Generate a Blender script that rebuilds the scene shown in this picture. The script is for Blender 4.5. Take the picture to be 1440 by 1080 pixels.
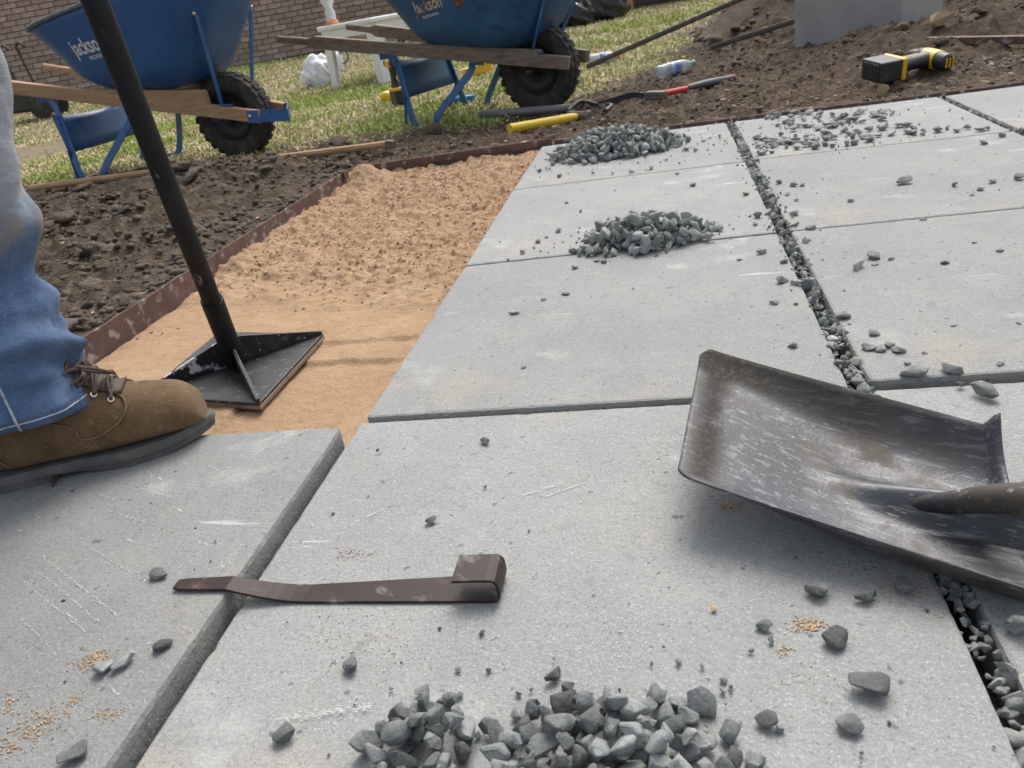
import bpy, bmesh, math, random
import numpy as np
from mathutils import Vector, Matrix, Euler
from mathutils.bvhtree import BVHTree

for o in list(bpy.data.objects): bpy.data.objects.remove(o)
SC = bpy.context.scene
COL = SC.collection
# ---------------------------------------------------------------- camera
cam_d = bpy.data.cameras.new('camera'); cam = bpy.data.objects.new('camera', cam_d); COL.objects.link(cam)
cam_d.sensor_width = 36.0; cam_d.lens = 28.0; cam_d.clip_start = 0.01; cam_d.clip_end = 600
_r = Vector((0.97397061, 0.16129961, -0.15925983)); _u = Vector((0.06949801, 0.45626143, 0.88712769)); _w = Vector((-0.21575747, 0.87510453, -0.43317522))
cam.matrix_world = Matrix(((_r.x, _u.x, -_w.x, 0), (_r.y, _u.y, -_w.y, 0), (_r.z, _u.z, -_w.z, 0.47), (0, 0, 0, 1)))
cam_d.dof.use_dof = True; cam_d.dof.focus_distance = 0.95; cam_d.dof.aperture_fstop = 16.0
SC.camera = cam
# ---------------------------------------------------------------- sky and sun (bright thin overcast)
SUN_EL, SUN_AZ = math.radians(54), math.radians(9)      # azimuth measured from +Y towards +X
world = bpy.data.worlds.new('World'); SC.world = world; world.use_nodes = True
wn = world.node_tree; bg = wn.nodes['Background']
sky = wn.nodes.new('ShaderNodeTexSky'); sky.sky_type = 'NISHITA'; sky.sun_disc = False
sky.sun_elevation = SUN_EL; sky.sun_rotation = SUN_AZ; sky.air_density = 1.0; sky.dust_density = 5.0; sky.ozone_density = 1.0
veil = wn.nodes.new('ShaderNodeHueSaturation'); veil.inputs['Saturation'].default_value = 0.35      # thin high cloud greys the blue
wn.links.new(sky.outputs[0], veil.inputs['Color']); wn.links.new(veil.outputs[0], bg.inputs[0]); bg.inputs[1].default_value = 0.15
sun_d = bpy.data.lights.new('sun', 'SUN'); sun_d.energy = 1.15; sun_d.angle = math.radians(34); sun_d.color = (1.0, 0.93, 0.83)
sun = bpy.data.objects.new('sun', sun_d); COL.objects.link(sun)
sun.location = (2, 2, 6)
sun.rotation_euler = Vector((-math.sin(SUN_AZ)*math.cos(SUN_EL), -math.cos(SUN_AZ)*math.cos(SUN_EL), -math.sin(SUN_EL))).to_track_quat('-Z', 'Y').to_euler()
SC.view_settings.view_transform = 'Standard'; SC.view_settings.look = 'None'
SC.view_settings.exposure = 0.66; SC.view_settings.gamma = 1.0
SC.view_settings.use_curve_mapping = False

# ---------------------------------------------------------------- helpers
rnd = random.Random(7)
def h2(ix, iy, seed):
    n = (ix.astype(np.int64)*374761393 + iy.astype(np.int64)*668265263 + seed*974634777) & 0x7fffffff
    n = ((n ^ (n >> 13))*1274126177) & 0x7fffffff
    n = ((n ^ (n >> 16))*1911520717) & 0x7fffffff
    return (n & 0xffff)/65535.0
def vn(x, y, s, seed=0):
    x = np.asarray(x, float)*s; y = np.asarray(y, float)*s
    a = 0.6; x, y = x*math.cos(a)-y*math.sin(a), x*math.sin(a)+y*math.cos(a)
    ix, iy = np.floor(x), np.floor(y); fx, fy = x-ix, y-iy
    fx = fx*fx*(3-2*fx); fy = fy*fy*(3-2*fy)
    a00 = h2(ix, iy, seed); a10 = h2(ix+1, iy, seed); a01 = h2(ix, iy+1, seed); a11 = h2(ix+1, iy+1, seed)
    return (a00*(1-fx)+a10*fx)*(1-fy)+(a01*(1-fx)+a11*fx)*fy - 0.5
def fbm(x, y, s, seed=0, o=4, g=0.5):
    v = 0; a = 1
    for k in range(o): v = v + a*vn(x, y, s*2**k, seed+k*17); a *= g
    return v
def sst(a, b, x):
    t = np.clip((x-a)/(b-a), 0, 1); return t*t*(3-2*t)

def newmesh(name, v, f, smooth=False):
    me = bpy.data.meshes.new(name); me.from_pydata([tuple(p) for p in v], [], [tuple(q) for q in f]); me.update()
    if smooth: me.polygons.foreach_set('use_smooth', [True]*len(me.polygons))
    return me
def link(name, me, mat=None, parent=None, loc=None):
    o = bpy.data.objects.new(name, me); COL.objects.link(o)
    if mat is not None and me is not None and len(me.materials) == 0: me.materials.append(mat)
    if parent is not None: o.parent = parent
    if loc is not None: o.location = loc
    return o
def tag(o, label=None, cat=None, group=None, kind=None):
    if label: o['label'] = label
    if cat: o['category'] = cat
    if group: o['group'] = group
    if kind: o['kind'] = kind
    return o
def thing(name, loc, label, cat, rz=0, group=None):
    e = bpy.data.objects.new(name, None); COL.objects.link(e); e.location = loc; e.rotation_euler = (0, 0, rz); e.empty_display_size = 0.05
    return tag(e, label, cat, group)
def catmull(pts, n):
    P = [np.array(p, float) for p in pts]; P = [2*P[0]-P[1]] + P + [2*P[-1]-P[-2]]
    out = []; m = len(P)-3
    for i in range(n):
        t = i/(n-1)*m; k = min(int(t), m-1); t -= k
        a, b, c, d = P[k:k+4]
        out.append(0.5*((2*b)+(c-a)*t+(2*a-5*b+4*c-d)*t*t+(3*b-a-3*c+d)*t**3))
    return out
class MB:
    def __init__(s): s.v = []; s.f = []
    def add(s, v, f):
        o = len(s.v); s.v += [tuple(p) for p in v]; s.f += [tuple(i+o for i in q) for q in f]; return s
    def box(s, c, sz, rot=None):
        x, y, z = [k/2 for k in sz]
        v = [Vector((a*x, b*y, d*z)) for d in (-1, 1) for b in (-1, 1) for a in (-1, 1)]
        if rot is not None: M = Euler(rot).to_matrix(); v = [M @ p for p in v]
        v = [p+Vector(c) for p in v]
        return s.add(v, [(0, 2, 3, 1), (4, 5, 7, 6), (0, 1, 5, 4), (2, 6, 7, 3), (0, 4, 6, 2), (1, 3, 7, 5)])
    def beam(s, a, b, w, t, up=(0, 0, 1), w2=None, t2=None):
        a = Vector(a); b = Vector(b); d = (b-a).normalized(); sd = d.cross(Vector(up)).normalized(); u = sd.cross(d)
        w2 = w if w2 is None else w2; t2 = t if t2 is None else t2; v = []
        for p, ww, tt in ((a, w, t), (b, w2, t2)):
            for q, e in ((-1, -1), (1, -1), (1, 1), (-1, 1)): v.append(p+sd*(q*ww/2)+u*(e*tt/2))
        return s.add(v, [(0, 1, 2, 3), (7, 6, 5, 4), (0, 4, 5, 1), (1, 5, 6, 2), (2, 6, 7, 3), (3, 7, 4, 0)])
    def sweep(s, path, prof, closed=False, caps=True, up=None):
        P = [Vector(p) for p in path]; n = len(P); rings = []; N = None; m = len(prof(0))
        for i in range(n):
            if closed: t = (P[(i+1) % n]-P[i-1]).normalized()
            else: t = (P[min(i+1, n-1)]-P[max(i-1, 0)]).normalized()
            if N is None:
                ref = Vector(up) if up else (Vector((0, 0, 1)) if abs(t.z) < .9 else Vector((1, 0, 0)))
                N = (ref-t*ref.dot(t)).normalized()
            else:
                if up: N = Vector(up)
                N = (N-t*N.dot(t)).normalized()
            B = t.cross(N); q = prof(i/(n-1))
            rings.append([P[i]+N*b+B*a for a, b in q])
        v = [p for r in rings for p in r]; f = []
        for i in range(n if closed else n-1):
            j = (i+1) % n
            for k in range(m): k2 = (k+1) % m; f.append((i*m+k, i*m+k2, j*m+k2, j*m+k))
        if caps and not closed: f.append(tuple(range(m-1, -1, -1))); f.append(tuple((n-1)*m+k for k in range(m)))
        return s.add(v, f)
    def tube(s, path, r, n=10, closed=False, up=None):
        rr = r if callable(r) else (lambda t: r)
        return s.sweep(path, lambda t: [(rr(t)*math.cos(2*math.pi*k/n), rr(t)*math.sin(2*math.pi*k/n)) for k in range(n)], closed, True, up)
    def strap(s, path, w, t, up):
        return s.sweep(path, lambda q: [(-w/2, -t/2), (w/2, -t/2), (w/2, t/2), (-w/2, t/2)], False, True, up)
    def lathe(s, prof, n=24, M=None):
        v = []; f = []; m = len(prof)
        for k in range(n):
            a = 2*math.pi*k/n
            for r, z in prof: v.append(Vector((r*math.cos(a), r*math.sin(a), z)))
        if M is not None: v = [M @ p for p in v]
        for k in range(n):
            k2 = (k+1) % n
            for i in range(m-1): f.append((k*m+i, k2*m+i, k2*m+i+1, k*m+i+1))
        if prof[0][0] > 1e-6: f.append(tuple(k*m for k in range(n-1, -1, -1)))
        if prof[-1][0] > 1e-6: f.append(tuple(k*m+m-1 for k in range(n)))
        return s.add(v, f)
    def loft(s, rings, caps=True):
        m = len(rings[0]); v = [p for r in rings for p in r]; f = []
        for i in range(len(rings)-1):
            for k in range(m): k2 = (k+1) % m; f.append((i*m+k, i*m+k2, (i+1)*m+k2, (i+1)*m+k))
        if caps: f.append(tuple(range(m-1, -1, -1))); f.append(tuple((len(rings)-1)*m+k for k in range(m)))
        return s.add(v, f)
    def build(s, name, mat, parent=None, smooth=False, bevel=0, loc=None, sub=0, solid=0, autos=None):
        me = newmesh(name, s.v, s.f, smooth)
        bm = bmesh.new(); bm.from_mesh(me); bmesh.ops.remove_doubles(bm, verts=bm.verts, dist=1e-6); bmesh.ops.recalc_face_normals(bm, faces=bm.faces); bm.to_mesh(me); bm.free()
        o = link(name, me, mat, parent, loc)
        if solid: m = o.modifiers.new('solid', 'SOLIDIFY'); m.thickness = solid; m.offset = 0
        if bevel: m = o.modifiers.new('bevel', 'BEVEL'); m.width = bevel; m.segments = 2; m.limit_method = 'ANGLE'; m.angle_limit = math.radians(35)
        if sub: m = o.modifiers.new('sub', 'SUBSURF'); m.levels = sub; m.render_levels = sub
        if autos: me.polygons.foreach_set('use_smooth', [True]*len(me.polygons)); me.set_sharp_from_angle(angle=math.radians(autos))
        return o

# ---------------------------------------------------------------- materials
def mat(name, base, layers=(), rough=0.8, metal=0.0, bumps=(), rv=0.0, coat=0.0, coord='Object', attr=None, trans=0.0, ior=1.45, alpha=1.0, sheen=0.0, spec=0.5, rlay=None):
    m = bpy.data.materials.new(name); m.use_nodes = True; t = m.node_tree; b = t.nodes['Principled BSDF']; L = t.links.new
    def nd(ty, **kw):
        n = t.nodes.new(ty)
        for k, v in kw.items():
            if k in n.inputs: n.inputs[k].default_value = v
            else: setattr(n, k, v)
        return n
    tc = nd('ShaderNodeTexCoord').outputs[coord]
    def noise(scale, detail=4, stretch=None, rot=0, off=0):
        src = tc
        mp = nd('ShaderNodeMapping'); mp.inputs['Location'].default_value = (off, off*.7, off*.3); mp.inputs['Rotation'].default_value = (0, 0, rot)
        if stretch: 
            r = nd('ShaderNodeMapping'); r.inputs['Rotation'].default_value = (0, 0, rot); L(src, r.inputs[0]); src = r.outputs[0]; mp.inputs['Rotation'].default_value = (0, 0, 0); mp.inputs['Scale'].default_value = stretch
        L(src, mp.inputs[0])
        n = nd('ShaderNodeTexNoise', Scale=scale, Detail=detail, Roughness=0.6); L(mp.outputs[0], n.inputs['Vector']); return n.outputs['Fac']
    def ramp(src, lo, hi):
        r = nd('ShaderNodeMapRange'); r.interpolation_type = 'SMOOTHSTEP'; r.inputs['From Min'].default_value = lo; r.inputs['From Max'].default_value = hi; L(src, r.inputs['Value']); return r.outputs['Result']
    def mul(a, c):
        n = nd('ShaderNodeMath', operation='MULTIPLY'); L(a, n.inputs[0])
        if isinstance(c, (int, float)): n.inputs[1].default_value = c
        else: L(c, n.inputs[1])
        return n.outputs[0]
    if attr:
        a = nd('ShaderNodeAttribute', attribute_name=attr); cur = a.outputs['Color']
    else:
        c = nd('ShaderNodeRGB'); c.outputs[0].default_value = (*base, 1); cur = c.outputs[0]
    roughcur = None
    for i, ly in enumerate(layers):
        fac = ramp(noise(ly['s'], ly.get('d', 4), ly.get('st'), ly.get('rot', 0), ly.get('off', i*3.7)), ly['lo'], ly['hi'])
        if 'mask' in ly: ms = ly['mask']; fac = mul(fac, ramp(noise(ms[0], 3, None, 0, 11+i), ms[1], ms[2]))
        if 'am' in ly:
            at = nd('ShaderNodeAttribute', attribute_name=ly['am']); fac = mul(fac, at.outputs['Fac'])
        fac = mul(fac, ly.get('f', 1.0))
        x = nd('ShaderNodeMix', data_type='RGBA'); L(fac, x.inputs[0]); L(cur, x.inputs[6]); x.inputs[7].default_value = (*ly['c'], 1); cur = x.outputs[2]
        if 'r' in ly:
            q = nd('ShaderNodeMix', data_type='FLOAT'); L(fac, q.inputs[0]); 
            if roughcur is None: q.inputs[2].default_value = rough
            else: L(roughcur, q.inputs[2])
            q.inputs[3].default_value = ly['r']; roughcur = q.outputs[0]
    if rv:
        oi = nd('ShaderNodeObjectInfo'); mr = nd('ShaderNodeMapRange'); L(oi.outputs['Random'], mr.inputs['Value']); mr.inputs['To Min'].default_value = 1-rv; mr.inputs['To Max'].default_value = 1+rv
        x = nd('ShaderNodeMix', data_type='RGBA', blend_type='MULTIPLY'); x.inputs[0].default_value = 1; L(cur, x.inputs[6]); L(mr.outputs[0], x.inputs[7]); cur = x.outputs[2]
    L(cur, b.inputs['Base Color'])
    if roughcur is not None: L(roughcur, b.inputs['Roughness'])
    else: b.inputs['Roughness'].default_value = rough
    b.inputs['Metallic'].default_value = metal; b.inputs['Coat Weight'].default_value = coat
    b.inputs['Specular IOR Level'].default_value = spec
    if trans: b.inputs['Transmission Weight'].default_value = trans; b.inputs['IOR'].default_value = ior
    if alpha < 1: b.inputs['Alpha'].default_value = alpha
    if sheen: b.inputs['Sheen Weight'].default_value = sheen
    prev = None
    for k, bp in enumerate(bumps):
        sc, st, di = bp[:3]
        n = nd('ShaderNodeBump', Strength=st, Distance=di); L(noise(sc, 4, bp[3] if len(bp) > 3 else None, bp[4] if len(bp) > 4 else 0, 5+k), n.inputs['Height'])
        if prev is not None: L(prev, n.inputs['Normal'])
        prev = n.outputs[0]
    if prev is not None: L(prev, b.inputs['Normal'])
    return m

def D(c, s, lo, hi, f=1.0, **k): return dict(c=c, s=s, lo=lo, hi=hi, f=f, **k)
M_conc = mat('concrete', (.262, .270, .266), [
    D((.215, .222, .221), 4, .42, .62, .5), D((.315, .32, .314), 11, .50, .7, .45), D((.165, .17, .17), 230, .58, .67, .5, d=3), D((.38, .38, .37), 260, .59, .67, .45, d=2), D((.37, .32, .25), 6, .56, .74, .4),
    D((.50, .50, .49), 650, .60, .68, .45, d=1), D((.13, .132, .132), 380, .63, .71, .6, d=1), D((.11, .11, .115), 90, .67, .70, .85, d=3),
    D((.18, .183, .183), 45, .60, .70, .45, d=5), D((.50, .50, .49), 9, .56, .76, .6, mask=(3, .46, .60)),
    D((.56, .56, .56), 3, .64, .72, .7, st=(2, 26, 1), rot=.06, mask=(4, .48, .62), d=6),
    D((.56, .56, .56), 3, .66, .73, .6, st=(28, 2, 1), rot=.25, mask=(3.3, .48, .62), d=6)],
    rough=.88, bumps=[(75, .35, .003), (240, .65, .0022), (900, .4, .0008)], rv=.09)
M_sand = mat('sand', (.37, .248, .150), [D((.44, .308, .200), 9, .45, .65, .6), D((.28, .175, .10), 30, .55, .72, .5), D((.56, .42, .29), 700, .58, .68, .6, d=1), D((.20, .115, .065), 500, .64, .72, .6, d=1)], rough=.97, bumps=[(90, .6, .007), (420, .9, .0025), (1100, .5, .001)], spec=.2)
M_soil = mat('soil', (.118, .090, .067), [D((.068, .052, .040), 7, .45, .62, .75), D((.21, .165, .125), 18, .55, .72, .6), D((.24, .20, .155), 160, .66, .74, .6, d=2),
    D((.36, .30, .185), 26, .36, .58, .9, am='lawn'), D((.21, .23, .07), 2.2, .52, .66, .6, am='lawn'), D((.19, .13, .085), 60, .52, .68, .7, am='dry')], rough=.97, bumps=[(45, .9, .03), (150, .8, .010), (500, .5, .003)], spec=.2)
M_clod = mat('clod', (.112, .087, .066), [D((.066, .051, .039), 20, .45, .62, .7), D((.20, .165, .13), 45, .54, .7, .6)], rough=.97, bumps=[(110, .9, .006), (400, .5, .002)])
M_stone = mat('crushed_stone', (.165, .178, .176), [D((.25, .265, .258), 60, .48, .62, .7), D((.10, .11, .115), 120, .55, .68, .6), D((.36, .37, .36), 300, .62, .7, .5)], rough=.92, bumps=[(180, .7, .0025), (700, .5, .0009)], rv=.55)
M_stone_backlit = mat('backlit_crushed_stone', (.235, .247, .240), [D((.32, .33, .32), 60, .48, .62, .7), D((.14, .15, .15), 120, .55, .68, .6), D((.38, .385, .375), 300, .6, .7, .5)], rough=.92, bumps=[(220, .7, .002), (700, .5, .0008)], rv=.34)  # lighter copy of crushed_stone: backlit look of far and joint stones put into colour
M_edge = mat('rusty_edging', (.10, .055, .048), [D((.16, .095, .08), 12, .45, .65, .7), D((.36, .31, .29), 30, .56, .66, .75, d=6), D((.05, .03, .027), 60, .6, .7, .5)], rough=.7, bumps=[(90, .4, .001)])
M_stake = mat('brown_steel', (.024, .0145, .0145), [D((.045, .026, .025), 25, .45, .7, .6), D((.30, .25, .235), 38, .56, .70, .55, d=9, st=(.5, 1.2, 1), rot=.6), D((.14, .07, .045), 15, .58, .70, .6, d=7), D((.03, .02, .02), 90, .58, .7, .5)], rough=.5, bumps=[(160, .3, .0008)], spec=.3)
M_black = mat('black_steel', (.009, .011, .014), [D((.022, .024, .027), 20, .5, .7, .6), D((.30, .29, .27), 40, .66, .72, .6, st=(1, 1, .25), d=7)], rough=.6, bumps=[(120, .25, .0008)], spec=.3)
M_plate = mat('tamper_plate_paint', (.014, .015, .017), [D((.26, .22, .17), 90, .58, .68, .55, d=6), D((.07, .068, .066), 18, .48, .66, .5)], rough=.45, bumps=[(160, .2, .0006)])
M_fin = mat('flaked_paint', (.014, .015, .018), [D((.62, .63, .66), 16, .50, .53, .9, d=6, mask=(9, .38, .5)), D((.2, .17, .13), 120, .6, .68, .4)], rough=.3)
M_plate_edge = mat('worn_plate_edge', (.22, .16, .12), [D((.08, .06, .05), 40, .5, .65, .7)], rough=.6)
M_shovel = mat('shovel_steel', (.036, .039, .047), [
    D((.082, .088, .104), 7, .40, .66, .8, r=.40),
    D((.035, .036, .042), 22, .50, .66, .6, st=(.5, 1.4, 1), d=6),
    D((.23, .24, .25), 170, .53, .65, .5, st=(.14, 1.2, 1), rot=.42, d=5, r=.5),
    D((.38, .38, .37), 330, .62, .69, .5, st=(.2, 1.0, 1), rot=.42, d=3, r=.6),
    D((.36, .36, .35), 90, .68, .72, .5, st=(.45, 1.2, 1), rot=.9, d=7, r=.6),
    D((.135, .115, .092), 26, .44, .66, .6, am='dirt', d=8, r=.95), D((.042, .037, .031), 16, .32, .48, .95, am='mud', d=8, r=.95), D((.12, .102, .082), 190, .52, .62, .6, am='mud', d=3, r=.95)],
    rough=.36, metal=.2, bumps=[(60, .15, .002), (300, .35, .0009)])
M_socket = mat('shovel_socket', (.030, .032, .036), [D((.085, .07, .055), 14, .46, .64, .7, d=8), D((.42, .42, .41), 55, .62, .67, .7, st=(.3, 1.4, 1)), D((.2, .16, .12), 120, .55, .68, .5)], rough=.7, bumps=[(200, .4, .001)], spec=.3)
M_jean = mat('denim', (.050, .098, .200), [D((.095, .160, .285), 10, .46, .66, .8), D((.045, .075, .15), 14, .55, .7, .6), D((.22, .28, .36), 900, .55, .68, .45, d=1, st=(1, 1, .4)), D((.30, .325, .35), 6, .22, .48, .9, am='fade'), D((.22, .17, .12), 18, .42, .58, .85, am='dust')], rough=.92, bumps=[(900, .5, .0008), (30, .45, .007, (1, 1, 1.7)), (120, .35, .002)], sheen=.08)
M_thread = mat('denim_seam_thread', (.42, .45, .50), [D((.16, .21, .32), 150, .5, .6, .7)], rough=.9)
M_leather = mat('boot_suede', (.118, .069, .030), [D((.165, .102, .050), 13, .48, .66, .8), D((.06, .034, .016), 22, .52, .68, .7), D((.36, .29, .2), 420, .66, .71, .7, d=2), D((.25, .18, .11), 70, .58, .7, .5)], rough=.88, bumps=[(260, .5, .0014), (30, .4, .004)], sheen=.05)
M_collar = mat('boot_leather_dark', (.065, .042, .028), [D((.11, .075, .05), 30, .5, .66, .6)], rough=.7, bumps=[(300, .3, .001)])
M_sole = mat('boot_rubber', (.085, .083, .082), [D((.15, .145, .14), 25, .46, .68, .7), D((.3, .28, .25), 300, .66, .72, .5)], rough=.75, bumps=[(200, .3, .001)])
M_lace = mat('lace', (.085, .060, .048), [D((.17, .13, .10), 260, .5, .62, .7)], rough=.85)
M_metal = mat('bright_metal', (.62, .60, .56), rough=.35, metal=1.0)
M_skin = mat('skin', (.48, .29, .20), [D((.40, .22, .15), 20, .5, .7, .4)], rough=.55)
M_shirt = mat('work_shirt', (.12, .13, .14), [D((.17, .18, .19), 10, .5, .66, .5)], rough=.92, bumps=[(500, .4, .001)])
M_hair = mat('hair', (.03, .022, .016), rough=.6)
M_blue = mat('blue_paint', (.034, .118, .295), [D((.20, .22, .24), 5, .64, .74, .35, d=8), D((.30, .31, .32), 16, .70, .74, .5, d=8), D((.045, .14, .32), 4, .45, .65, .7), D((.17, .20, .24), 35, .69, .74, .5, d=6), D((.02, .07, .19), 9, .52, .7, .5)], rough=.42, bumps=[(20, .1, .003)])
M_blue_old = mat('weathered_blue_paint', (.027, .105, .225), [D((.045, .14, .28), 5, .45, .65, .7), D((.10, .05, .028), 7, .60, .68, .85, d=6), D((.02, .045, .09), 12, .52, .7, .6)], rough=.5, bumps=[(20, .12, .003)])
M_bluebar = mat('blue_frame_paint', (.034, .118, .30), [D((.15, .17, .2), 60, .67, .72, .6), D((.015, .06, .17), 14, .5, .7, .6)], rough=.4)
M_rim = mat('grey_tray_rim', (.10, .125, .135), [D((.30, .32, .30), 40, .56, .66, .6)], rough=.6)
M_wood_new = mat('new_timber', (.40, .25, .135), [D((.30, .175, .09), 6, .46, .62, .7, st=(1, 12, 12)), D((.5, .34, .2), 9, .5, .68, .5, st=(1, 9, 9))], rough=.75, bumps=[(40, .2, .001, (1, 10, 10))])
M_wood_old = mat('weathered_timber', (.20, .155, .12), [D((.12, .09, .07), 6, .46, .62, .8, st=(1, 12, 12)), D((.29, .24, .195), 9, .5, .68, .6, st=(1, 9, 9))], rough=.85, bumps=[(40, .35, .0015, (1, 10, 10))])
M_tyre = mat('tyre_rubber', (.030, .028, .026), [D((.085, .070, .056), 14, .46, .66, .8), D((.13, .105, .08), 50, .6, .7, .6)], rough=.85, bumps=[(90, .3, .002)])
M_rimblk = mat('black_wheel_rim', (.012, .012, .013), [D((.05, .045, .04), 20, .55, .7, .6)], rough=.5)
M_white = mat('white_resin', (.74, .75, .74), [D((.62, .62, .59), 8, .55, .7, .4)], rough=.45)
M_letter = mat('white_lettering', (.78, .79, .80), [D((.3, .38, .5), 50, .66, .7, .6)], rough=.5)
M_letter_old = mat('peeling_lettering', (.62, .52, .36), [D((.28, .13, .06), 22, .47, .53, .95, d=6)], rough=.7)
M_rust = mat('rust_patch', (.19, .085, .035), [D((.09, .04, .02), 25, .48, .6, .8), D((.5, .32, .18), 18, .58, .66, .5)], rough=.9)
M_yellow = mat('yellow_fibreglass', (.66, .47, .035), [D((.5, .34, .03), 14, .52, .66, .5), D((.2, .14, .05), 30, .66, .72, .6)], rough=.5)
M_yel = mat('yellow_plastic', (.70, .44, .02), rough=.4)
M_blkpl = mat('black_plastic', (.022, .023, .026), [D((.07, .065, .06), 30, .55, .7, .6)], rough=.5, bumps=[(200, .2, .001)])
M_iron = mat('hammer_head_steel', (.13, .11, .095), [D((.22, .18, .15), 20, .5, .65, .6)], rough=.6, metal=.4)
M_red = mat('red_rubber', (.50, .035, .03), [D((.3, .02, .02), 20, .55, .68, .5)], rough=.5)
M_pink = mat('pink_string', (.75, .25, .27), rough=.8)
M_post = mat('cast_concrete', (.34, .34, .335), [D((.28, .28, .275), 4, .42, .62, .6), D((.42, .42, .41), 60, .6, .7, .4), D((.2, .2, .2), 70, .7, .74, .5)], rough=.85, bumps=[(120, .25, .002)])
M_mortar = mat('mortar', (.40, .345, .295), rough=.95, bumps=[(60, .4, .004)])
M_brick = mat('brick', (.41, .31, .25), [D((.50, .40, .335), 9, .5, .66, .7), D((.27, .185, .145), 16, .52, .68, .6), D((.62, .55, .48), 7, .60, .68, .6)], rough=.92, bumps=[(50, .5, .004)], rv=.22)
M_poly = mat('black_plastic_film', (.012, .012, .013), rough=.16, bumps=[(9, .8, .03), (30, .5, .01)])
M_bagw = mat('white_plastic_film', (.72, .73, .76), [D((.55, .56, .6), 9, .5, .66, .5)], rough=.35, bumps=[(16, .8, .02), (50, .5, .008)])
M_clear = mat('clear_bottle_plastic', (.80, .86, .88), rough=.12, trans=.75, ior=1.2, bumps=[(60, .5, .004)])
M_foil = mat('crumpled_clear_plastic', (.80, .81, .82), rough=.2, trans=.35, ior=1.3, bumps=[(45, .9, .012)])
M_label = mat('blue_bottle_label', (.08, .16, .52), [D((.75, .8, .9), 40, .5, .56, .9)], rough=.4)
M_green = mat('green_cap', (.10, .42, .30), rough=.4)
M_orange = mat('orange_plastic', (.75, .25, .05), rough=.45)
M_terra = mat('terracotta', (.50, .22, .12), [D((.4, .16, .09), 12, .5, .66, .5)], rough=.85)
M_rail = mat('dark_rail_steel', (.055, .045, .04), [D((.12, .1, .085), 20, .5, .66, .6)], rough=.7)
M_conduit = mat('grey_conduit', (.16, .16, .17), [D((.3, .3, .3), 20, .55, .7, .5)], rough=.5)
M_tan = mat('tan_pebble', (.50, .33, .17), rough=.8)
M_spill = mat('spilt_sand_grain', (.52, .375, .235), [D((.4, .27, .16), 200, .5, .6, .6)], rough=.95)
M_seam = mat('boot_welt_seam', (.17, .11, .058), [D((.09, .055, .03), 120, .5, .65, .6)], rough=.85)
M_scuff = mat('white_scuff', (.52, .525, .525), rough=.9)
M_grass = mat('grass_blades', (.3, .3, .1), rough=.8, attr='col')
M_litter = mat('leaf_litter', (.3, .2, .1), rough=.9, attr='col')
M_chip = mat('tan_chip', (.36, .27, .17), [D((.25, .19, .12), 30, .5, .66, .6)], rough=.9)
M_cartblk = mat('black_cart_paint', (.03, .029, .028), rough=.5)
# ================================================================ THE SETTING
WU = (.9706, .2406)                                   # direction of the house wall in plan
def wall_dist(x, y): return (x+10.2)*.2406-(y-11.4)*.9706
MOUNDS = [(-1.95, 2.55, .05, .45, .45), (-.62, 3.95, -.045, .55, .45), (-1.80, 2.95, .075, .42, .26), (-1.45, 2.1, .02, .2, .5), (-2.35, 2.7, .03, .3, .5), (1.30, 4.0, .10, .32, .20), (1.95, 3.85, .15, .4, .28), (.95, 4.25, .07, .22, .2),
          (.80, 6.3, .36, .38, .7), (2.3, 5.5, .32, .6, .6), (1.5, 3.1, .02, .4, .2), (-.2, 3.1, .015, .5, .15)]
def lawn_mask(x, y):
    n = fbm(x, y, 1.6, 31, 3)
    right = np.interp(y, [3.2, 3.6, 4.6, 6, 9, 14, 40], [-1.1, -.72, -.02, .15, .55, 1.6, 6.0])
    a = sst(3.45, 4.0, y+.5*n)*sst(.10, -.28, x-right+.3*n)
    a = a*np.where(x < -2.6, sst(.9, 2.4, wall_dist(x, y)+.8*n), 1.0)
    return a
def zg(x, y):
    x = np.asarray(x, float); y = np.asarray(y, float)
    z = sst(6.5, 11.5, y)*.2*sst(.5, -6, x)
    for a, b, h, sx, sy in MOUNDS: z = z+h*np.exp(-((x-a)/sx)**2-((y-b)/sy)**2)
    lw = lawn_mask(x, y); near = np.clip(1.2-np.hypot(x+.3, y-3)/14, .15, 1)
    z = z+fbm(x, y, 3.2, 3, 3)*.035*(1-.6*lw)*near+(1-lw)*(np.abs(fbm(x, y, 15, 9, 3, .6))*.050+np.abs(fbm(x, y, 27, 19, 2, .6))*.022-.022)*near
    z = z-.015
    edge = np.minimum(sst(-1.15, -1.45, x)+sst(2.82, 3.05, y), 1.0)
    z = z*(.25+.75*edge)-.012*(1-edge)
    pit = (x > -1.131) & (y < np.where(x < -.43, 2.79, 2.765-.03*(x+.43)))
    return np.where(pit, -.125, z)
def lines(a, b, d, far):
    c = list(np.arange(a, b, d)); s = d; lo = []; p = a
    while p > -far: s *= 1.35; p -= s; lo.append(p)
    hi = []; s = d; p = c[-1]
    while p < far: s *= 1.3; p += s; hi.append(p)
    return np.array(lo[::-1]+c+hi)
gx = lines(-3.3, 2.7, .0165, 300); gy = lines(.7, 5.6, .0165, 300)
XX, YY = np.meshgrid(gx, gy)
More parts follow.
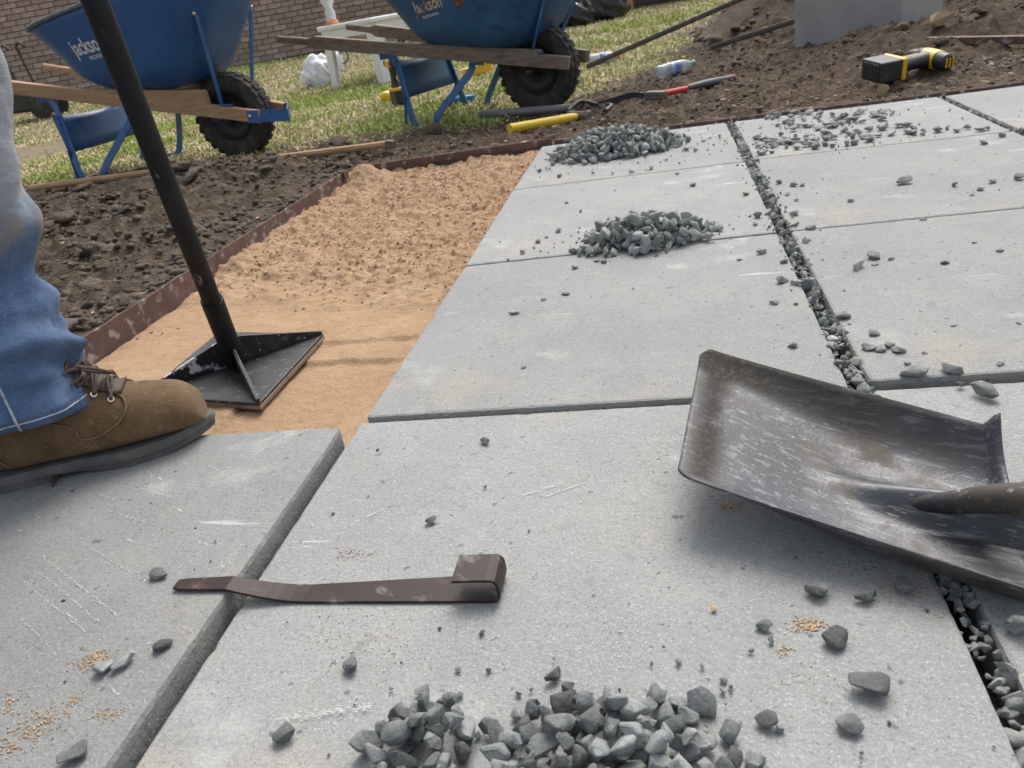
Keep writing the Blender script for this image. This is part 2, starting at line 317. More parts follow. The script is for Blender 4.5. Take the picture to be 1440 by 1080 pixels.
def grid_mesh(name, XX, YY, ZZ, smooth=True):
    ny, nx = XX.shape; me = bpy.data.meshes.new(name)
    co = np.stack([XX, YY, ZZ], -1).reshape(-1, 3).astype(np.float32)
    i = np.arange(ny*nx).reshape(ny, nx); q = np.stack([i[:-1, :-1], i[:-1, 1:], i[1:, 1:], i[1:, :-1]], -1).reshape(-1, 4)
    me.vertices.add(len(co)); me.vertices.foreach_set('co', co.ravel())
    me.loops.add(q.size); me.loops.foreach_set('vertex_index', q.ravel().astype(np.int32))
    me.polygons.add(len(q)); me.polygons.foreach_set('loop_start', np.arange(0, q.size, 4, dtype=np.int32)); me.polygons.foreach_set('loop_total', np.full(len(q), 4, np.int32))
    me.update(calc_edges=True); me.validate()
    if smooth: me.polygons.foreach_set('use_smooth', np.ones(len(q), bool))
    return me
def fattr(me, name, vals):
    a = me.attributes.new(name, 'FLOAT', 'POINT'); a.data.foreach_set('value', np.asarray(vals, np.float32).ravel())
gm = grid_mesh('ground', XX, YY, zg(XX, YY))
fattr(gm, 'lawn', lawn_mask(XX, YY))
fattr(gm, 'dry', sst(2.7, 2.95, YY)*sst(4.1, 3.4, YY)*sst(-1.4, -.9, XX))
tag(link('ground', gm, M_soil), kind='structure')

# --- sand bed: loose and raked beyond the tamper, tamped flat in front of it
def zs(x, y):
    x = np.asarray(x, float); y = np.asarray(y, float)
    bl = 1.36-.28*(x+.45)+.03*fbm(x, y, 9, 61, 3)                     # edge of the tamped strip
    loose = sst(-.02, .05, y-bl)
    z = -.041+fbm(x, y, 5, 41, 2)*.005
    z = z+loose*(.004+fbm(x, y, 14, 44, 3)*.012+fbm(x, y, 50, 47, 3, .6)*.014*sst(-.02, .25, y-bl+.1*fbm(x, y, 4, 77, 2))+np.abs(fbm(x, y, 30, 52, 2))*.010)
    z = z+(1-loose)*(fbm(x, y, 45, 49, 3)*.0030+fbm(x, y, 8, 50, 2)*.005)
    t = y+.13*x
    z = z+.007*(sst(.0, .008, t-1.092+.012*fbm(x, y, 20, 91, 2))-1)*(x > -.70)*(y < 1.25)*sst(-.43, -.5, x)   # step left by an earlier blow of the tamper
    z = z+.005*sst(.0, .008, t-1.165+.010*fbm(x, y, 20, 93, 2))*(x > -.69)*(y < 1.4)
    z = z+.013*np.exp(-(x+1.125)/.05)*sst(1.5, 1.9, y)+.05*np.exp(-((x+1.06)/.06)**2-((y-2.70)/.09)**2)
    z = z+.012*np.exp(-((y-2.78)/.05)**2)*(y > 2)
    return np.minimum(z, .045)
sx = np.arange(-1.126, -.405, .0048); sy = np.concatenate([np.arange(-.5, .8, .1), np.arange(.8, 2.795, .0048)])
SX, SY = np.meshgrid(sx, sy); zsv = np.where((SX > -.432) | (SY < .80), -.056, zs(SX, SY))
tag(link('sand_bed', grid_mesh('sand_bed', SX, SY, zsv), M_sand), kind='structure')

# --- patio: bedding under the pavers and the pavers, each a piece of its own
bx, by = np.meshgrid(np.linspace(-.404, 2.1, 30), np.linspace(-.5, 2.72, 40))
patio = tag(link('patio', grid_mesh('patio', bx, by, -.0585+0*bx), mat('stone_screenings', (.07, .072, .07), [D((.15, .15, .145), 200, .5, .65, .7)], rough=.95, bumps=[(250, .8, .004)])), kind='structure')
def paver(q, z=0.0, seed=0, th=.05):
    r = random.Random(seed); P = [Vector((x, y, 0)) for x, y in q]; c = sum(P, Vector())/4; out = []
    for i in range(4):
        a, b = P[i], P[(i+1) % 4]; n = max(2, int((b-a).length/.008)); d = (b-a).normalized(); nr = Vector((d.y, -d.x, 0))
        for k in range(n):
            t = k/n; e = min(t, 1-t)*(b-a).length
            out.append((a.lerp(b, t), nr, e))
    per = len(out); chips = [(r.randrange(per), r.uniform(.5, 1.2), r.uniform(.0004, .0016)) for _ in range(14)]
    chip = [sum(dp*math.exp(-(min(abs(i-k), per-abs(i-k))/w_)**2) for k, w_, dp in chips) for i in range(per)]
    def ring(off, zz, amp, ck=0):
        v = []
        for i, (p, nr, e) in enumerate(out):
            w = max(0, .007-e)*.45; ci = (c-p).normalized()
            v.append(p-c-nr*(off+r.uniform(0, amp)+ck*chip[i])+ci*w+Vector((0, 0, zz+r.uniform(-1, 0)*amp*.5-(.5*chip[i] if ck == 1 else 0))))
        return v
    m = MB(); m.loft([ring(.0015, -th, .0006), ring(0, -.006, .0003), ring(.0010, -.0012, .0006, 1), ring(.0040, 0, .0004, 1.4)])
    o = m.build('paver', M_conc, patio); o.location = (c.x, c.y, z); return o
Q = lambda x0, x1, y0, y1: [(x0, y0), (x1, y0), (x1, y1), (x0, y1)]
paver([(-.427, .258), (.184, .258), (.185, .862), (-.427, .868)], 0, 1)                     # B1
paver([(-.423, .877), (.183, .872), (.180, 1.494), (-.422, 1.494)], .002, 2)
paver([(-.423, 1.502), (.181, 1.504), (.180, 2.123), (-.428, 2.130)], .001, 3)
paver([(-.428, 2.137), (.180, 2.131), (.175, 2.722), (-.427, 2.738)], 0, 4)
paver([(.206, .262), (.786, .262), (.786, .866), (.206, .872)], -.002, 5)                   # C1
paver([(.207, .884), (.786, .884), (.786, 1.484), (.203, 1.494)], .003, 6)
paver([(.203, 1.503), (.786, 1.493), (.783, 2.090), (.203, 2.132)], .001, 7)
paver([(.203, 2.139), (.783, 2.097), (.782, 2.672), (.200, 2.716)], 0, 8)
for k, (y0, y1) in enumerate([(.262, .866), (.884, 1.484), (1.493, 2.09), (2.097, 2.668)]): paver(Q(.800, 1.405, y0, y1), 0, 20+k)
paver([(-1.046, .226), (-.437, .226), (-.437, .834), (-1.046, .842)], .0145, 11)             # A1, not yet tamped down
for k, x in enumerate([-1.046, -.427, .206]): paver(Q(x, x+(.61 if k < 2 else .58), -.36, .25 if k else .218), .01 if k == 0 else 0, 30+k)

# --- white scuffs where slabs and tools were dragged: flecks lying on the pavers
sc = MB(); r = random.Random(5)
def scuff(a, b, w, n, z):
    a = Vector(a); b = Vector(b); d = (b-a).normalized(); s = Vector((-d.y, d.x, 0))
    for _ in range(n):
        t = r.random(); p = a.lerp(b, t)+s*r.gauss(0, w*.35); p.z = z+.0004+r.random()*.0003
        l = r.uniform(.0004, .0022)*(.6 if w > .01 else 1); k = r.uniform(.0002, .0006)
        sc.add([p-d*l, p+s*k, p+d*l*.8, p-s*k*.8], [(0, 1, 2, 3)])
for (a, b, w, n) in [((-0.1784, 0.6830, 0.0000), (-0.1386, 0.7012, 0.0000), .004, 120), ((-0.1527, 0.6787, 0.0000), (-0.1193, 0.6984, 0.0000), .003, 90), ((-0.3672, 0.6326, 0.0000), (-0.3293, 0.6681, 0.0000), .003, 70), ((-0.2887, 0.3822, -0.0000), (-0.2827, 0.4123, 0.0000), .02, 60),
                     ((-0.3691, 1.0833, -0.0000), (-0.2893, 1.0813, 0.0000), .008, 60), ((-0.1196, 1.2409, 0.0000), (-0.0610, 1.2134, 0.0000), .006, 40), ((-0.1025, 0.4159, 0.0000), (-0.0464, 0.5127, 0.0000), .03, 200), ((-0.1956, 0.4385, 0.0000), (-0.1558, 0.4766, 0.0000), .03, 90)]: scuff(a, b, w, n, 0.0)
for (a, b, w, n) in [((-0.6507, 0.7099, 0.0150), (-0.5961, 0.6871, 0.0150), .002, 60), ((-0.6617, 0.6645, 0.0150), (-0.5977, 0.6382, 0.0150), .002, 60), ((-0.6574, 0.6069, 0.0150), (-0.5340, 0.5393, 0.0150), .002, 90), ((-0.6801, 0.5777, 0.0150), (-0.5345, 0.4930, 0.0150), .002, 150),
                     ((-0.6815, 0.5628, 0.0150), (-0.5472, 0.4838, 0.0150), .002, 120), ((-0.6854, 0.5462, 0.0150), (-0.5540, 0.4721, 0.0150), .002, 110), ((-0.6380, 0.4892, 0.0150), (-0.5630, 0.4444, 0.0150), .002, 60), ((-0.4996, 0.8171, 0.0150), (-0.4762, 0.8324, 0.0150), .004, 50), ((-0.4610, 0.5563, 0.0150), (-0.4532, 0.5947, 0.0150), .012, 150)]: scuff(a, b, w, n, .0145)
for _ in range(26):
    x0, y0 = r.uniform(-.38, .72), r.uniform(.3, 2.6); an = r.choice([r.gauss(.35, .15), r.gauss(0, .1), r.gauss(1.2, .3)]); l_ = r.uniform(.02, .09)
    if abs(x0-.195) < .05: continue
    scuff((x0, y0, 0), (x0+l_*math.cos(an), y0+l_*math.sin(an), 0), r.uniform(.004, .03), r.randint(40, 160), .002)
for _ in range(30):
    x0, y0 = r.uniform(-.98, -.46), r.uniform(.3, .78); an = r.gauss(-.55, .2); l_ = r.uniform(.01, .05); scuff((x0, y0, 0), (x0+l_*math.cos(an), y0+l_*math.sin(an), 0), .002, r.randint(10, 40), .0145)
tag(sc.build('scuff_marks', M_scuff, patio), kind='stuff')

# --- steel edging strips
def strip(pts, h, label, zt=.004, th=.004, seed=1, hook=False):
    m = MB(); rr = random.Random(seed); P = catmull(pts, 60); v = []; f = []
    path = [Vector((p[0], p[1], zt-h/2+rr.uniform(-1, 1)*.0008)) for p in P]
    m.sweep(path, lambda t: [(-th/2, -h/2), (th/2, -h/2), (th/2, h/2), (-th/2, h/2)], False, True, (0, 0, 1))
    o = m.build('edging_strip', M_edge, bevel=.001); tag(o, label, 'edging strip'); return o
strip([(-1.134, .3), (-1.131, 1.25), (-1.128, 1.9), (-1.122, 2.55), (-1.118, 2.70)], .11, 'long rusty brown steel edging strip between the dug soil and the sand bed', .016)
strip([(-1.112, 2.785), (-.78, 2.80), (-.40, 2.812)], .10, 'dark brown steel edging strip across the far end of the sand bed', .010, seed=2)
strip([(-.39, 2.792), (.2, 2.752), (.8, 2.692), (1.02, 2.688), (1.75, 2.70)], .08, 'low brown steel edging strip along the far rim of the grey pavers', .006, seed=3)
st = MB(); st.beam((-1.108, 2.64, -.09), (-1.112, 2.66, .022), .018, .004, (1, 0, 0)); st.beam((-1.112, 2.66, .022), (-1.135, 2.662, .02), .018, .004)
tag(st.build('edging_stake', M_edge, bevel=.001), 'brown steel stake hooked over the end of the edging strip in the sand', 'stake')

# --- soil clods, leaf litter, grass: real pieces, nobody could count them
def ico_templates(n, sub, seed, amp, sq=(1, 1, .75)):
    out = []; rr = random.Random(seed)
    for k in range(n):
        bm = bmesh.new(); bmesh.ops.create_icosphere(bm, subdivisions=sub, radius=1)
        ph = [rr.uniform(0, 6) for _ in range(6)]
        for v in bm.verts:
            p = v.co.copy(); a = 1+amp*(math.sin(p.x*2.3+ph[0])*math.sin(p.y*2.9+ph[1])+.6*math.sin(p.z*4.1+ph[2]+p.x*3)+.35*math.sin(p.x*7+ph[3])*math.sin(p.y*8+ph[4])*math.sin(p.z*7+ph[5])*2+.45*rr.uniform(-1, 1)); v.co = Vector((p.x*a*sq[0], p.y*a*sq[1], p.z*a*sq[2]))
        out.append((np.array([v.co[:] for v in bm.verts]), np.array([[q.index for q in f.verts] for f in bm.faces]))); bm.free()
    return out
def scatter(name, tmpl, pos, size, mat_, seed, smooth=False, flat=1.0, col=None):
    g = np.random.default_rng(seed); V = []; F = []; n = 0
    for i, (p, s) in enumerate(zip(pos, size)):
        v, f = tmpl[g.integers(len(tmpl))]; a = g.uniform(0, 6.28); b = g.uniform(-.6, .6)
        R = np.array([[math.cos(a), -math.sin(a), 0], [math.sin(a), math.cos(a), 0], [0, 0, 1]]) @ np.array([[1, 0, 0], [0, math.cos(b), -math.sin(b)], [0, math.sin(b), math.cos(b)]])
        V.append((v*s*np.array([1, g.uniform(.6, 1), flat*g.uniform(.7, 1)])) @ R.T+p); F.append(f+n); n += len(v)
    V = np.concatenate(V).astype(np.float32); F = np.concatenate(F).astype(np.int32); k = F.shape[1]
    me = bpy.data.meshes.new(name); me.vertices.add(len(V)); me.vertices.foreach_set('co', V.ravel()); me.loops.add(F.size); me.loops.foreach_set('vertex_index', F.ravel())
    me.polygons.add(len(F)); me.polygons.foreach_set('loop_start', np.arange(0, F.size, k, dtype=np.int32)); me.polygons.foreach_set('loop_total', np.full(len(F), k, np.int32)); me.update(calc_edges=True)
    if smooth: me.polygons.foreach_set('use_smooth', np.ones(len(F), bool))
    if col is not None:
        a = me.attributes.new('col', 'FLOAT_COLOR', 'POINT'); c = np.repeat(np.asarray(col), [len(tmpl[0][0])]*len(pos), 0); a.data.foreach_set('color', np.c_[c, np.ones(len(c))].astype(np.float32).ravel())
    return tag(link(name, me, mat_), kind='stuff')
g = np.random.default_rng(3)
def sample_soil(n, x0, x1, y0, y1):
    x = g.uniform(x0, x1, n*3); y = g.uniform(y0, y1, n*3); lw = lawn_mask(x, y)
    ok = (g.random(n*3) > lw*1.3) & ((x < -1.15) | (y > 2.83)); dens = sst(-.35, .25, fbm(x, y, 4, 88, 2)); ok &= g.random(n*3) < (.25+.75*dens)
    return x[ok][:n], y[ok][:n]
big = ico_templates(10, 3, 4, .17); sml = ico_templates(8, 1, 6, .25)
P = []; S = []
for (n, x0, x1, y0, y1, s0, s1) in [(520, -2.9, -1.16, 1.2, 3.5, .010, .038), (200, .3, 2.4, 3.7, 5.6, .012, .045), (120, .2, 1.6, 5.2, 7.2, .02, .06)]:
    x, y = sample_soil(n, x0, x1, y0, y1); s = s0+(s1-s0)*g.random(len(x))**3; P += list(np.c_[x, y, zg(x, y)+s*.15]); S += list(s)
scatter('soil_clods', big, P, S, M_clod, 1, False, .8)
P = []; S = []
for (n, x0, x1, y0, y1, s0, s1) in [(9500, -2.9, -1.145, 1.1, 3.6, .003, .017), (4200, -1.1, 2.4, 2.84, 5.4, .003, .014), (900, -1.8, .3, 2.9, 3.9, .003, .010)]:
    x, y = sample_soil(n, x0, x1, y0, y1); s = s0+(s1-s0)*g.random(len(x))**2.5; P += list(np.c_[x, y, zg(x, y)+s*.1]); S += list(s)
scatter('soil_crumbs', sml, P, S, M_clod, 2, False, .8)
# sand crumbs on the loose sand, and the sand spilt on the pavers
x = g.uniform(-1.11, -.44, 30000); y = g.uniform(1.2, 2.78, 30000); bl = 1.36-.28*(x+.45); ok = (g.random(30000) < sst(0, .3, y-bl)*.40+.01) & (x < -.436); x, y = x[ok], y[ok]; s = .0010+.0036*g.random(len(x))**4
ico0 = ico_templates(6, 1, 9, .2, (1, 1, .8)); 
bm = bmesh.new(); bmesh.ops.create_icosphere(bm, subdivisions=1, radius=1); bm.free()
scatter('sand_crumbs', ico0, np.c_[x, y, zs(x, y)+s*.2], s, M_sand, 3, False, .9)
P = []; S = []
for (cx, cy, z0, rx, n, s1) in [(*(-0.5176, 0.4369, 0.0145), .010, 300, .0011), (*(-0.5203, 0.3803, 0.0145), .010, 90, .0011), (*(-0.5232, 0.3632, 0.0145), .012, 120, .0012), (*(-0.5696, 0.3899, 0.0145), .010, 80, .0011), (*(-0.4690, 0.3830, 0.0145), .006, 60, .0011), (*(-0.5077, 0.3949, 0.0145), .006, 50, .001), (*(-0.5356, 0.3464, 0.0145), .008, 60, .0012), (*(-0.5031, 0.3843, 0.0145), .04, 90, .0008), (*(-0.3374, 0.5943, 0.0000), .008, 40, .0012), (*(0.0781, 0.4915, -0.0000), .007, 150, .0012), (*(0.0548, 0.4657, 0.0000), .005, 30, .0012),
                                 (*(0.1547, 0.5287, 0.0000), .014, 60, .001), (*(0.1136, 0.5501, -0.0000), .007, 25, .001), (*(0.0799, 0.4354, -0.0000), .02, 40, .0009), (*(-0.3235, 0.4937, 0.0000), .02, 40, .001), (*(0.0331, 0.6509, -0.0000), .006, 90, .0011), (*(-0.2253, 1.1835, 0.0020), .03, 60, .001), (*(-0.1609, 1.8371, 0.0020), .05, 80, .001), (*(-0.2784, 0.4605, 0.0000), .03, 60, .001)]:
    for _ in range(n): P.append((cx+g.normal(0, rx), cy+g.normal(0, rx*.6), z0+.0006)); S.append(s1*g.uniform(.35, 1))
scatter('spilled_sand', ico0, P, S, M_spill, 4, False, .8)
x = g.uniform(-.9, 1.6, 900); y = g.uniform(.27, 2.6, 900); ok = np.abs(x+.43) > .02; x, y = x[ok], y[ok]
scatter('fine_grit', ico0, np.c_[x, y, np.where(x < -.437, .0145, .001)+.0006], .0006+.0022*g.random(len(x))**4, M_stone, 14, False, .7)

# grass blades: straw and green
def blades(n, x0, x1, y0, y1, hh, seed):
    gg = np.random.default_rng(seed); x = gg.uniform(x0, x1, n*2); y = gg.uniform(y0, y1, n*2); lw = lawn_mask(x, y); ok = gg.random(n*2) < lw*1.1-.05; x, y = x[ok][:n], y[ok][:n]; n = len(x)
    green = sst(.02, .20, fbm(x, y, 1.1, 55, 3)+.12*np.exp(-((x+.0)/.6)**2-((y-5.0)/.5)**2)+.2*np.exp(-((x+3.6)/1.2)**2-((y-5.2)/.8)**2)-.02)
    isg = gg.random(n) < .16+.62*green
    h = hh*gg.uniform(.4, 1.2, n)*np.where(isg, 1.0, .75); w = gg.uniform(.0018, .004, n)*(1+y*.12); a = gg.uniform(0, 6.28, n); lean = gg.uniform(.2, 1.5, n)*np.where(isg, .8, 1.6); la = gg.uniform(0, 6.28, n)
    z = zg(x, y)-.004; b = np.stack([x, y, z], 1); d = np.stack([np.cos(a), np.sin(a), 0*a], 1)*w[:, None]; L = np.stack([np.cos(la)*lean, np.sin(la)*lean, np.ones(n)], 1); L /= np.linalg.norm(L, axis=1)[:, None]
    mid = b+L*(h*.55)[:, None]+np.array([0, 0, .15])*h[:, None]; tip = b+L*h[:, None]+np.stack([np.cos(la), np.sin(la), -.3+0*la], 1)*(h*.25)[:, None]
    V = np.stack([b-d, b+d, mid+d*.7, mid-d*.7, tip], 1).reshape(-1, 3); o = np.arange(n)[:, None]*5
    F = np.concatenate([o+np.array([[0, 1, 2]]), o+np.array([[0, 2, 3]]), o+np.array([[3, 2, 4]])])
    cg = np.stack([gg.uniform(.26, .40, n), gg.uniform(.34, .46, n), gg.uniform(.07, .13, n)], 1); cs = np.stack([gg.uniform(.50, .70, n), gg.uniform(.45, .60, n), gg.uniform(.25, .38, n)], 1)
    return V, F, np.repeat(np.where(isg[:, None], cg, cs), 5, 0)
parts = [blades(60000, -4.2, .6, 3.3, 6.4, .034, 1), blades(52000, -8, 1.6, 6.2, 13.5, .05, 2)]
V = []; F = []; Cc = []; n = 0
for v, f, c in parts: V.append(v); F.append(f+n); Cc.append(c); n += len(v)
V = np.concatenate(V).astype(np.float32); F = np.concatenate(F).astype(np.int32); Cc = np.concatenate(Cc)
me = bpy.data.meshes.new('grass'); me.vertices.add(len(V)); me.vertices.foreach_set('co', V.ravel()); me.loops.add(F.size); me.loops.foreach_set('vertex_index', F.ravel()); me.polygons.add(len(F)); me.polygons.foreach_set('loop_start', np.arange(0, F.size, 3, dtype=np.int32)); me.polygons.foreach_set('loop_total', np.full(len(F), 3, np.int32)); me.update(calc_edges=True)
a = me.attributes.new('col', 'FLOAT_COLOR', 'POINT'); a.data.foreach_set('color', np.c_[Cc, np.ones(len(Cc))].astype(np.float32).ravel())
tag(link('grass', me, M_grass), 'patchy straw coloured and green lawn grass beyond the dug soil', kind='stuff')
# leaf litter and bark bits on the trodden strip
leaf = [(np.array([(-1, -.3, 0), (0, -.5, .1), (1, 0, .15), (0, .5, .05), (-1, .3, .1)]), np.array([[0, 1, 4], [1, 2, 3], [1, 3, 4]])), (np.array([(-1.6, -.15, 0), (0, -.18, .05), (1.6, 0, .1), (0, .18, .05), (-1.6, .15, 0)]), np.array([[0, 1, 4], [1, 2, 3], [1, 3, 4]]))]
x = np.concatenate([g.uniform(-1.6, 1.8, 2600), g.uniform(-2.8, -1.16, 350), g.uniform(-1.6, .4, 900)]); y = np.concatenate([2.83+np.abs(g.normal(0, .42, 2600)), g.uniform(1.3, 3.4, 350), g.uniform(3.0, 3.9, 900)]); s = .003+.010*g.random(len(x))**2.2
k = g.random(len(x)); cl = np.stack([.10+.30*k, .075+.20*k, .055+.11*k], 1)
scatter('leaf_litter', leaf, np.c_[x, y, zg(x, y)+.004], s, M_litter, 8, False, 1.0, cl)
# ================================================================ STONES
def stone_mesh(seed, sq):
    rr = random.Random(seed); bm = bmesh.new()
    for _ in range(rr.randint(12, 17)):
        p = Vector((rr.gauss(0, 1), rr.gauss(0, 1), rr.gauss(0, 1))).normalized()*rr.uniform(.82, 1.05)*.0115
        bm.verts.new((p.x*sq[0], p.y*sq[1], p.z*sq[2]))
    rs = bmesh.ops.convex_hull(bm, input=bm.verts); bmesh.ops.delete(bm, geom=[v for v in rs['geom_interior'] if isinstance(v, bmesh.types.BMVert)], context='VERTS')
    bmesh.ops.dissolve_limit(bm, angle_limit=math.radians(11), verts=bm.verts, edges=bm.edges)
    bmesh.ops.bevel(bm, geom=list(bm.edges), offset=.0012, segments=1, affect='EDGES', clamp_overlap=True)
    bmesh.ops.recalc_face_normals(bm, faces=bm.faces)
    me = bpy.data.meshes.new('stone'); bm.to_mesh(me); bm.free(); me.materials.append(M_stone)
    me.polygons.foreach_set('use_smooth', [True]*len(me.polygons)); me.set_sharp_from_angle(angle=math.radians(33)); return me
SM = [stone_mesh(100+k, [(1.15, .85, .62), (1.0, .9, .8), (1.3, .75, .6), (1.05, 1.0, .55)][k % 4]) for k in range(16)]
SM_BACKLIT = []
for _m in SM: _c = _m.copy(); _c.materials.clear(); _c.materials.append(M_stone_backlit); SM_BACKLIT.append(_c)
NEAR_DARK = False  # True: darker near tone; False: the copy with backlight in its colour
def stone(p, d, rr, parent=None, lying=True):
    o = bpy.data.objects.new('stone', (SM if NEAR_DARK else SM_BACKLIT)[rr.randrange(16)]); COL.objects.link(o)
    s = d/.024; o.scale = (s, s*rr.uniform(.85, 1.1), s*rr.uniform(.8, 1.15))
    t = .25 if lying else 1.2
    o.rotation_euler = (rr.uniform(-t, t), rr.uniform(-t, t), rr.uniform(0, 6.28)); o.location = p
    if parent is not None: o.parent = parent; o.location = Vector(p)-parent.location
    return o
class Stack:
    def __init__(s, x0, y0, x1, y1, z0, c=.0025):
        s.x0, s.y0, s.c = x0, y0, c; s.X, s.Y = np.meshgrid(np.arange(x0, x1, c), np.arange(y0, y1, c)); s.h = np.full(s.X.shape, z0, float) if np.isscalar(z0) else z0(s.X, s.Y)
    def base(s, x, y, d):
        r = d*.42; i0, j0 = int((y-s.y0)/s.c), int((x-s.x0)/s.c); k = int(r/s.c)+1
        sl = (slice(max(i0-k, 0), i0+k+1), slice(max(j0-k, 0), j0+k+1)); D2 = (s.X[sl]-x)**2+(s.Y[sl]-y)**2; m = D2 < (r*.8)**2
        return (sl, D2, float(np.mean(s.h[sl][m]))) if m.any() else None
    def drop(s, x, y, d, got=None):
        got = got or s.base(x, y, d)
        if got is None: return None
        sl, D2, b = got; r = d*.45; z = b+r*.50; m = D2 < r*r; hh = s.h[sl]
        hh[m] = np.maximum(hh[m], z+r*.62*np.sqrt(1-D2[m]/(r*r))); return z
def pile(label, c, n, samp, d0, d1, seed, z0=0.0, dome=None, core=0):
    t = thing('gravel_pile', (c[0], c[1], z0), label, 'gravel pile'); rr = random.Random(seed); S = Stack(c[0]-.4, c[1]-.4, c[0]+.4, c[1]+.4, z0)
    A, B, Hh = dome
    ck = []
    for _i in range(n+core):
        d = d0+(d1-d0)*rr.random()**1.4; best = None
        for _k in range(7):
            x, y = samp(rr); gt = S.base(c[0]+x, c[1]+y, d)
            if gt is None: continue
            sc_ = Hh*max(-.25, 1-(x/A)**2-(y/B)**2)+.006*math.sin(x*60+1)*math.sin(y*70)-(gt[2]-z0)+rr.gauss(0, .004)
            if best is None or sc_ > best[0]: best = (sc_, x, y, gt)
        _s, x, y, gt = best; z = S.drop(c[0]+x, c[1]+y, d, gt); o_ = stone((c[0]+x, c[1]+y, z), d, rr, t, False)
        if _i < core: ck.append(o_)
    if ck:                                                  # the stones buried deepest in the heap stay one part
        m = MB()
        for o_ in ck:
            M_ = Matrix.LocRotScale(o_.location, o_.rotation_euler, o_.scale); m.add([M_ @ v.co for v in o_.data.vertices], [tuple(p.vertices) for p in o_.data.polygons]); bpy.data.objects.remove(o_)
        tag(link('stone_core', newmesh('stone_core', m.v, m.f), M_stone, t), kind='stuff')
    return t
def blob(a, b, p=1.0):
    def f(rr):
        k = rr.random()**p; th = rr.uniform(0, 6.283); return a*k*math.cos(th), b*k*math.sin(th)
    return f
pile('tall heap of grey crushed stone straddling the paver joint in front of the larger heap', (-0.0619, 1.5269, 0.0020), 240, blob(.175, .110, .68), .021, .034, 21, .002, (.165, .105, .074))
pile('largest heap of grey crushed stone at the far edge by the edging strip', (-0.1648, 2.4766, 0.0010), 300, blob(.31, .21, .72), .021, .035, 22, .001, (.27, .18, .100), 360)
NEAR_DARK = True
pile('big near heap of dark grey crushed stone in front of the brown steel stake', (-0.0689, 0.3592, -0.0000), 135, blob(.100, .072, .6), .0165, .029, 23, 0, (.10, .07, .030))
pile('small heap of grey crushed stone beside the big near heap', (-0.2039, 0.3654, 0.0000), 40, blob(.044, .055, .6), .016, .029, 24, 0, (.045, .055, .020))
NEAR_DARK = False
# stones filling the open joints
def joint(label, pts, n, w, d0, d1, seed, zb=-.03, parentname='joint_gravel'):
    t = thing(parentname, (pts[0][0], pts[0][1], zb), label, 'joint gravel'); rr = random.Random(seed)
    xs = [p[0] for p in pts]; ys = [p[1] for p in pts]; S = Stack(min(xs)-.06, min(ys)-.06, max(xs)+.06, max(ys)+.06, lambda X, Y: np.where(np.abs(X-np.interp(Y, ys, xs)) < w/2+.001, zb, 0.0) if abs(xs[-1]-xs[0]) < abs(ys[-1]-ys[0]) else np.where(np.abs(Y-np.interp(X, xs, ys)) < w/2+.001, zb, 0.0), .003)
    for _ in range(n):
        k = rr.random(); 
        if abs(xs[-1]-xs[0]) < abs(ys[-1]-ys[0]): y = ys[0]+(ys[-1]-ys[0])*k; x = np.interp(y, ys, xs)+rr.gauss(0, w*.26)
        else: x = xs[0]+(xs[-1]-xs[0])*k; y = np.interp(x, xs, ys)+rr.gauss(0, w*.26)
        d = d0+(d1-d0)*rr.random(); z = S.drop(x, y, d)
        if z is not None and z < (-.006 if .46 < y < .74 and x > .1 else .018): stone((x, y, z), d, rr, t, False)
joint('grey crushed stone packed into the long open joint beside the shovel', [(.196, .27), (.1955, .87), (.193, 1.49), (.1915, 2.13), (.188, 2.75)], 298, .024, .012, .024, 31, -.012)
joint('thin line of grey crushed stone in the joint nearest the cordless drill', [(.793, 1.2), (.792, 2.05), (.791, 2.68)], 110, .014, .010, .017, 32, -.010)
joint('row of grey crushed stone caught along the far rim between pavers and edging strip', [(-.1, 2.752), (.2, 2.734), (.8, 2.684), (1.2, 2.678)], 105, .02, .012, .024, 33, -.02)
joint('few grey stones lodged in the cross joint under the loose stone scatter', [(.48, 1.4905), (.70, 1.4885)], 16, .012, .012, .020, 34, -.012)
# stone fines: chips too small to pick apart, packed in the joints and dusted round the heaps
chip_t = [(np.array([v.co[:] for v in m_.vertices]), [tuple(p.vertices) for p in m_.polygons]) for m_ in SM[:6]]
def fines(name, spots, seed):
    r5 = random.Random(seed); m = MB()
    for (x, y, z, d) in spots:
        v, f = chip_t[r5.randrange(6)]; M_ = Matrix.LocRotScale((x, y, z), Euler((r5.uniform(-1, 1), r5.uniform(-1, 1), r5.uniform(0, 6.3))), (d/.024,)*3); m.add([M_ @ Vector(p) for p in v], f)
    return tag(link(name, newmesh(name, m.v, m.f), M_stone_backlit), kind='stuff')
r5 = random.Random(77); sp = []
for _ in range(900): y = r5.uniform(.27, 2.72); x = np.interp(y, [.27, .87, 1.49, 2.13, 2.75], [.196, .1955, .193, .1915, .188])+r5.gauss(0, .008); sp.append((x, y, -.012+r5.random()*.010, r5.uniform(.006, .014)))
for (cx, cy, a, b, n) in [(-.065, 1.56, .17, .10, 130), (-.15, 2.46, .27, .19, 260), (.42, 2.40, .22, .26, 200), (.195, 1.6, .03, 1.0, 160), (-.07, .40, .12, .06, 60)]:
    for _ in range(n): x, y = cx+r5.gauss(0, a*.6), cy+r5.gauss(0, b*.6); sp.append((x, y, .003, r5.uniform(.003, .009))) if -.41 < x < .75 and y < 2.7 else 0
fines('stone_fines', sp, 3)
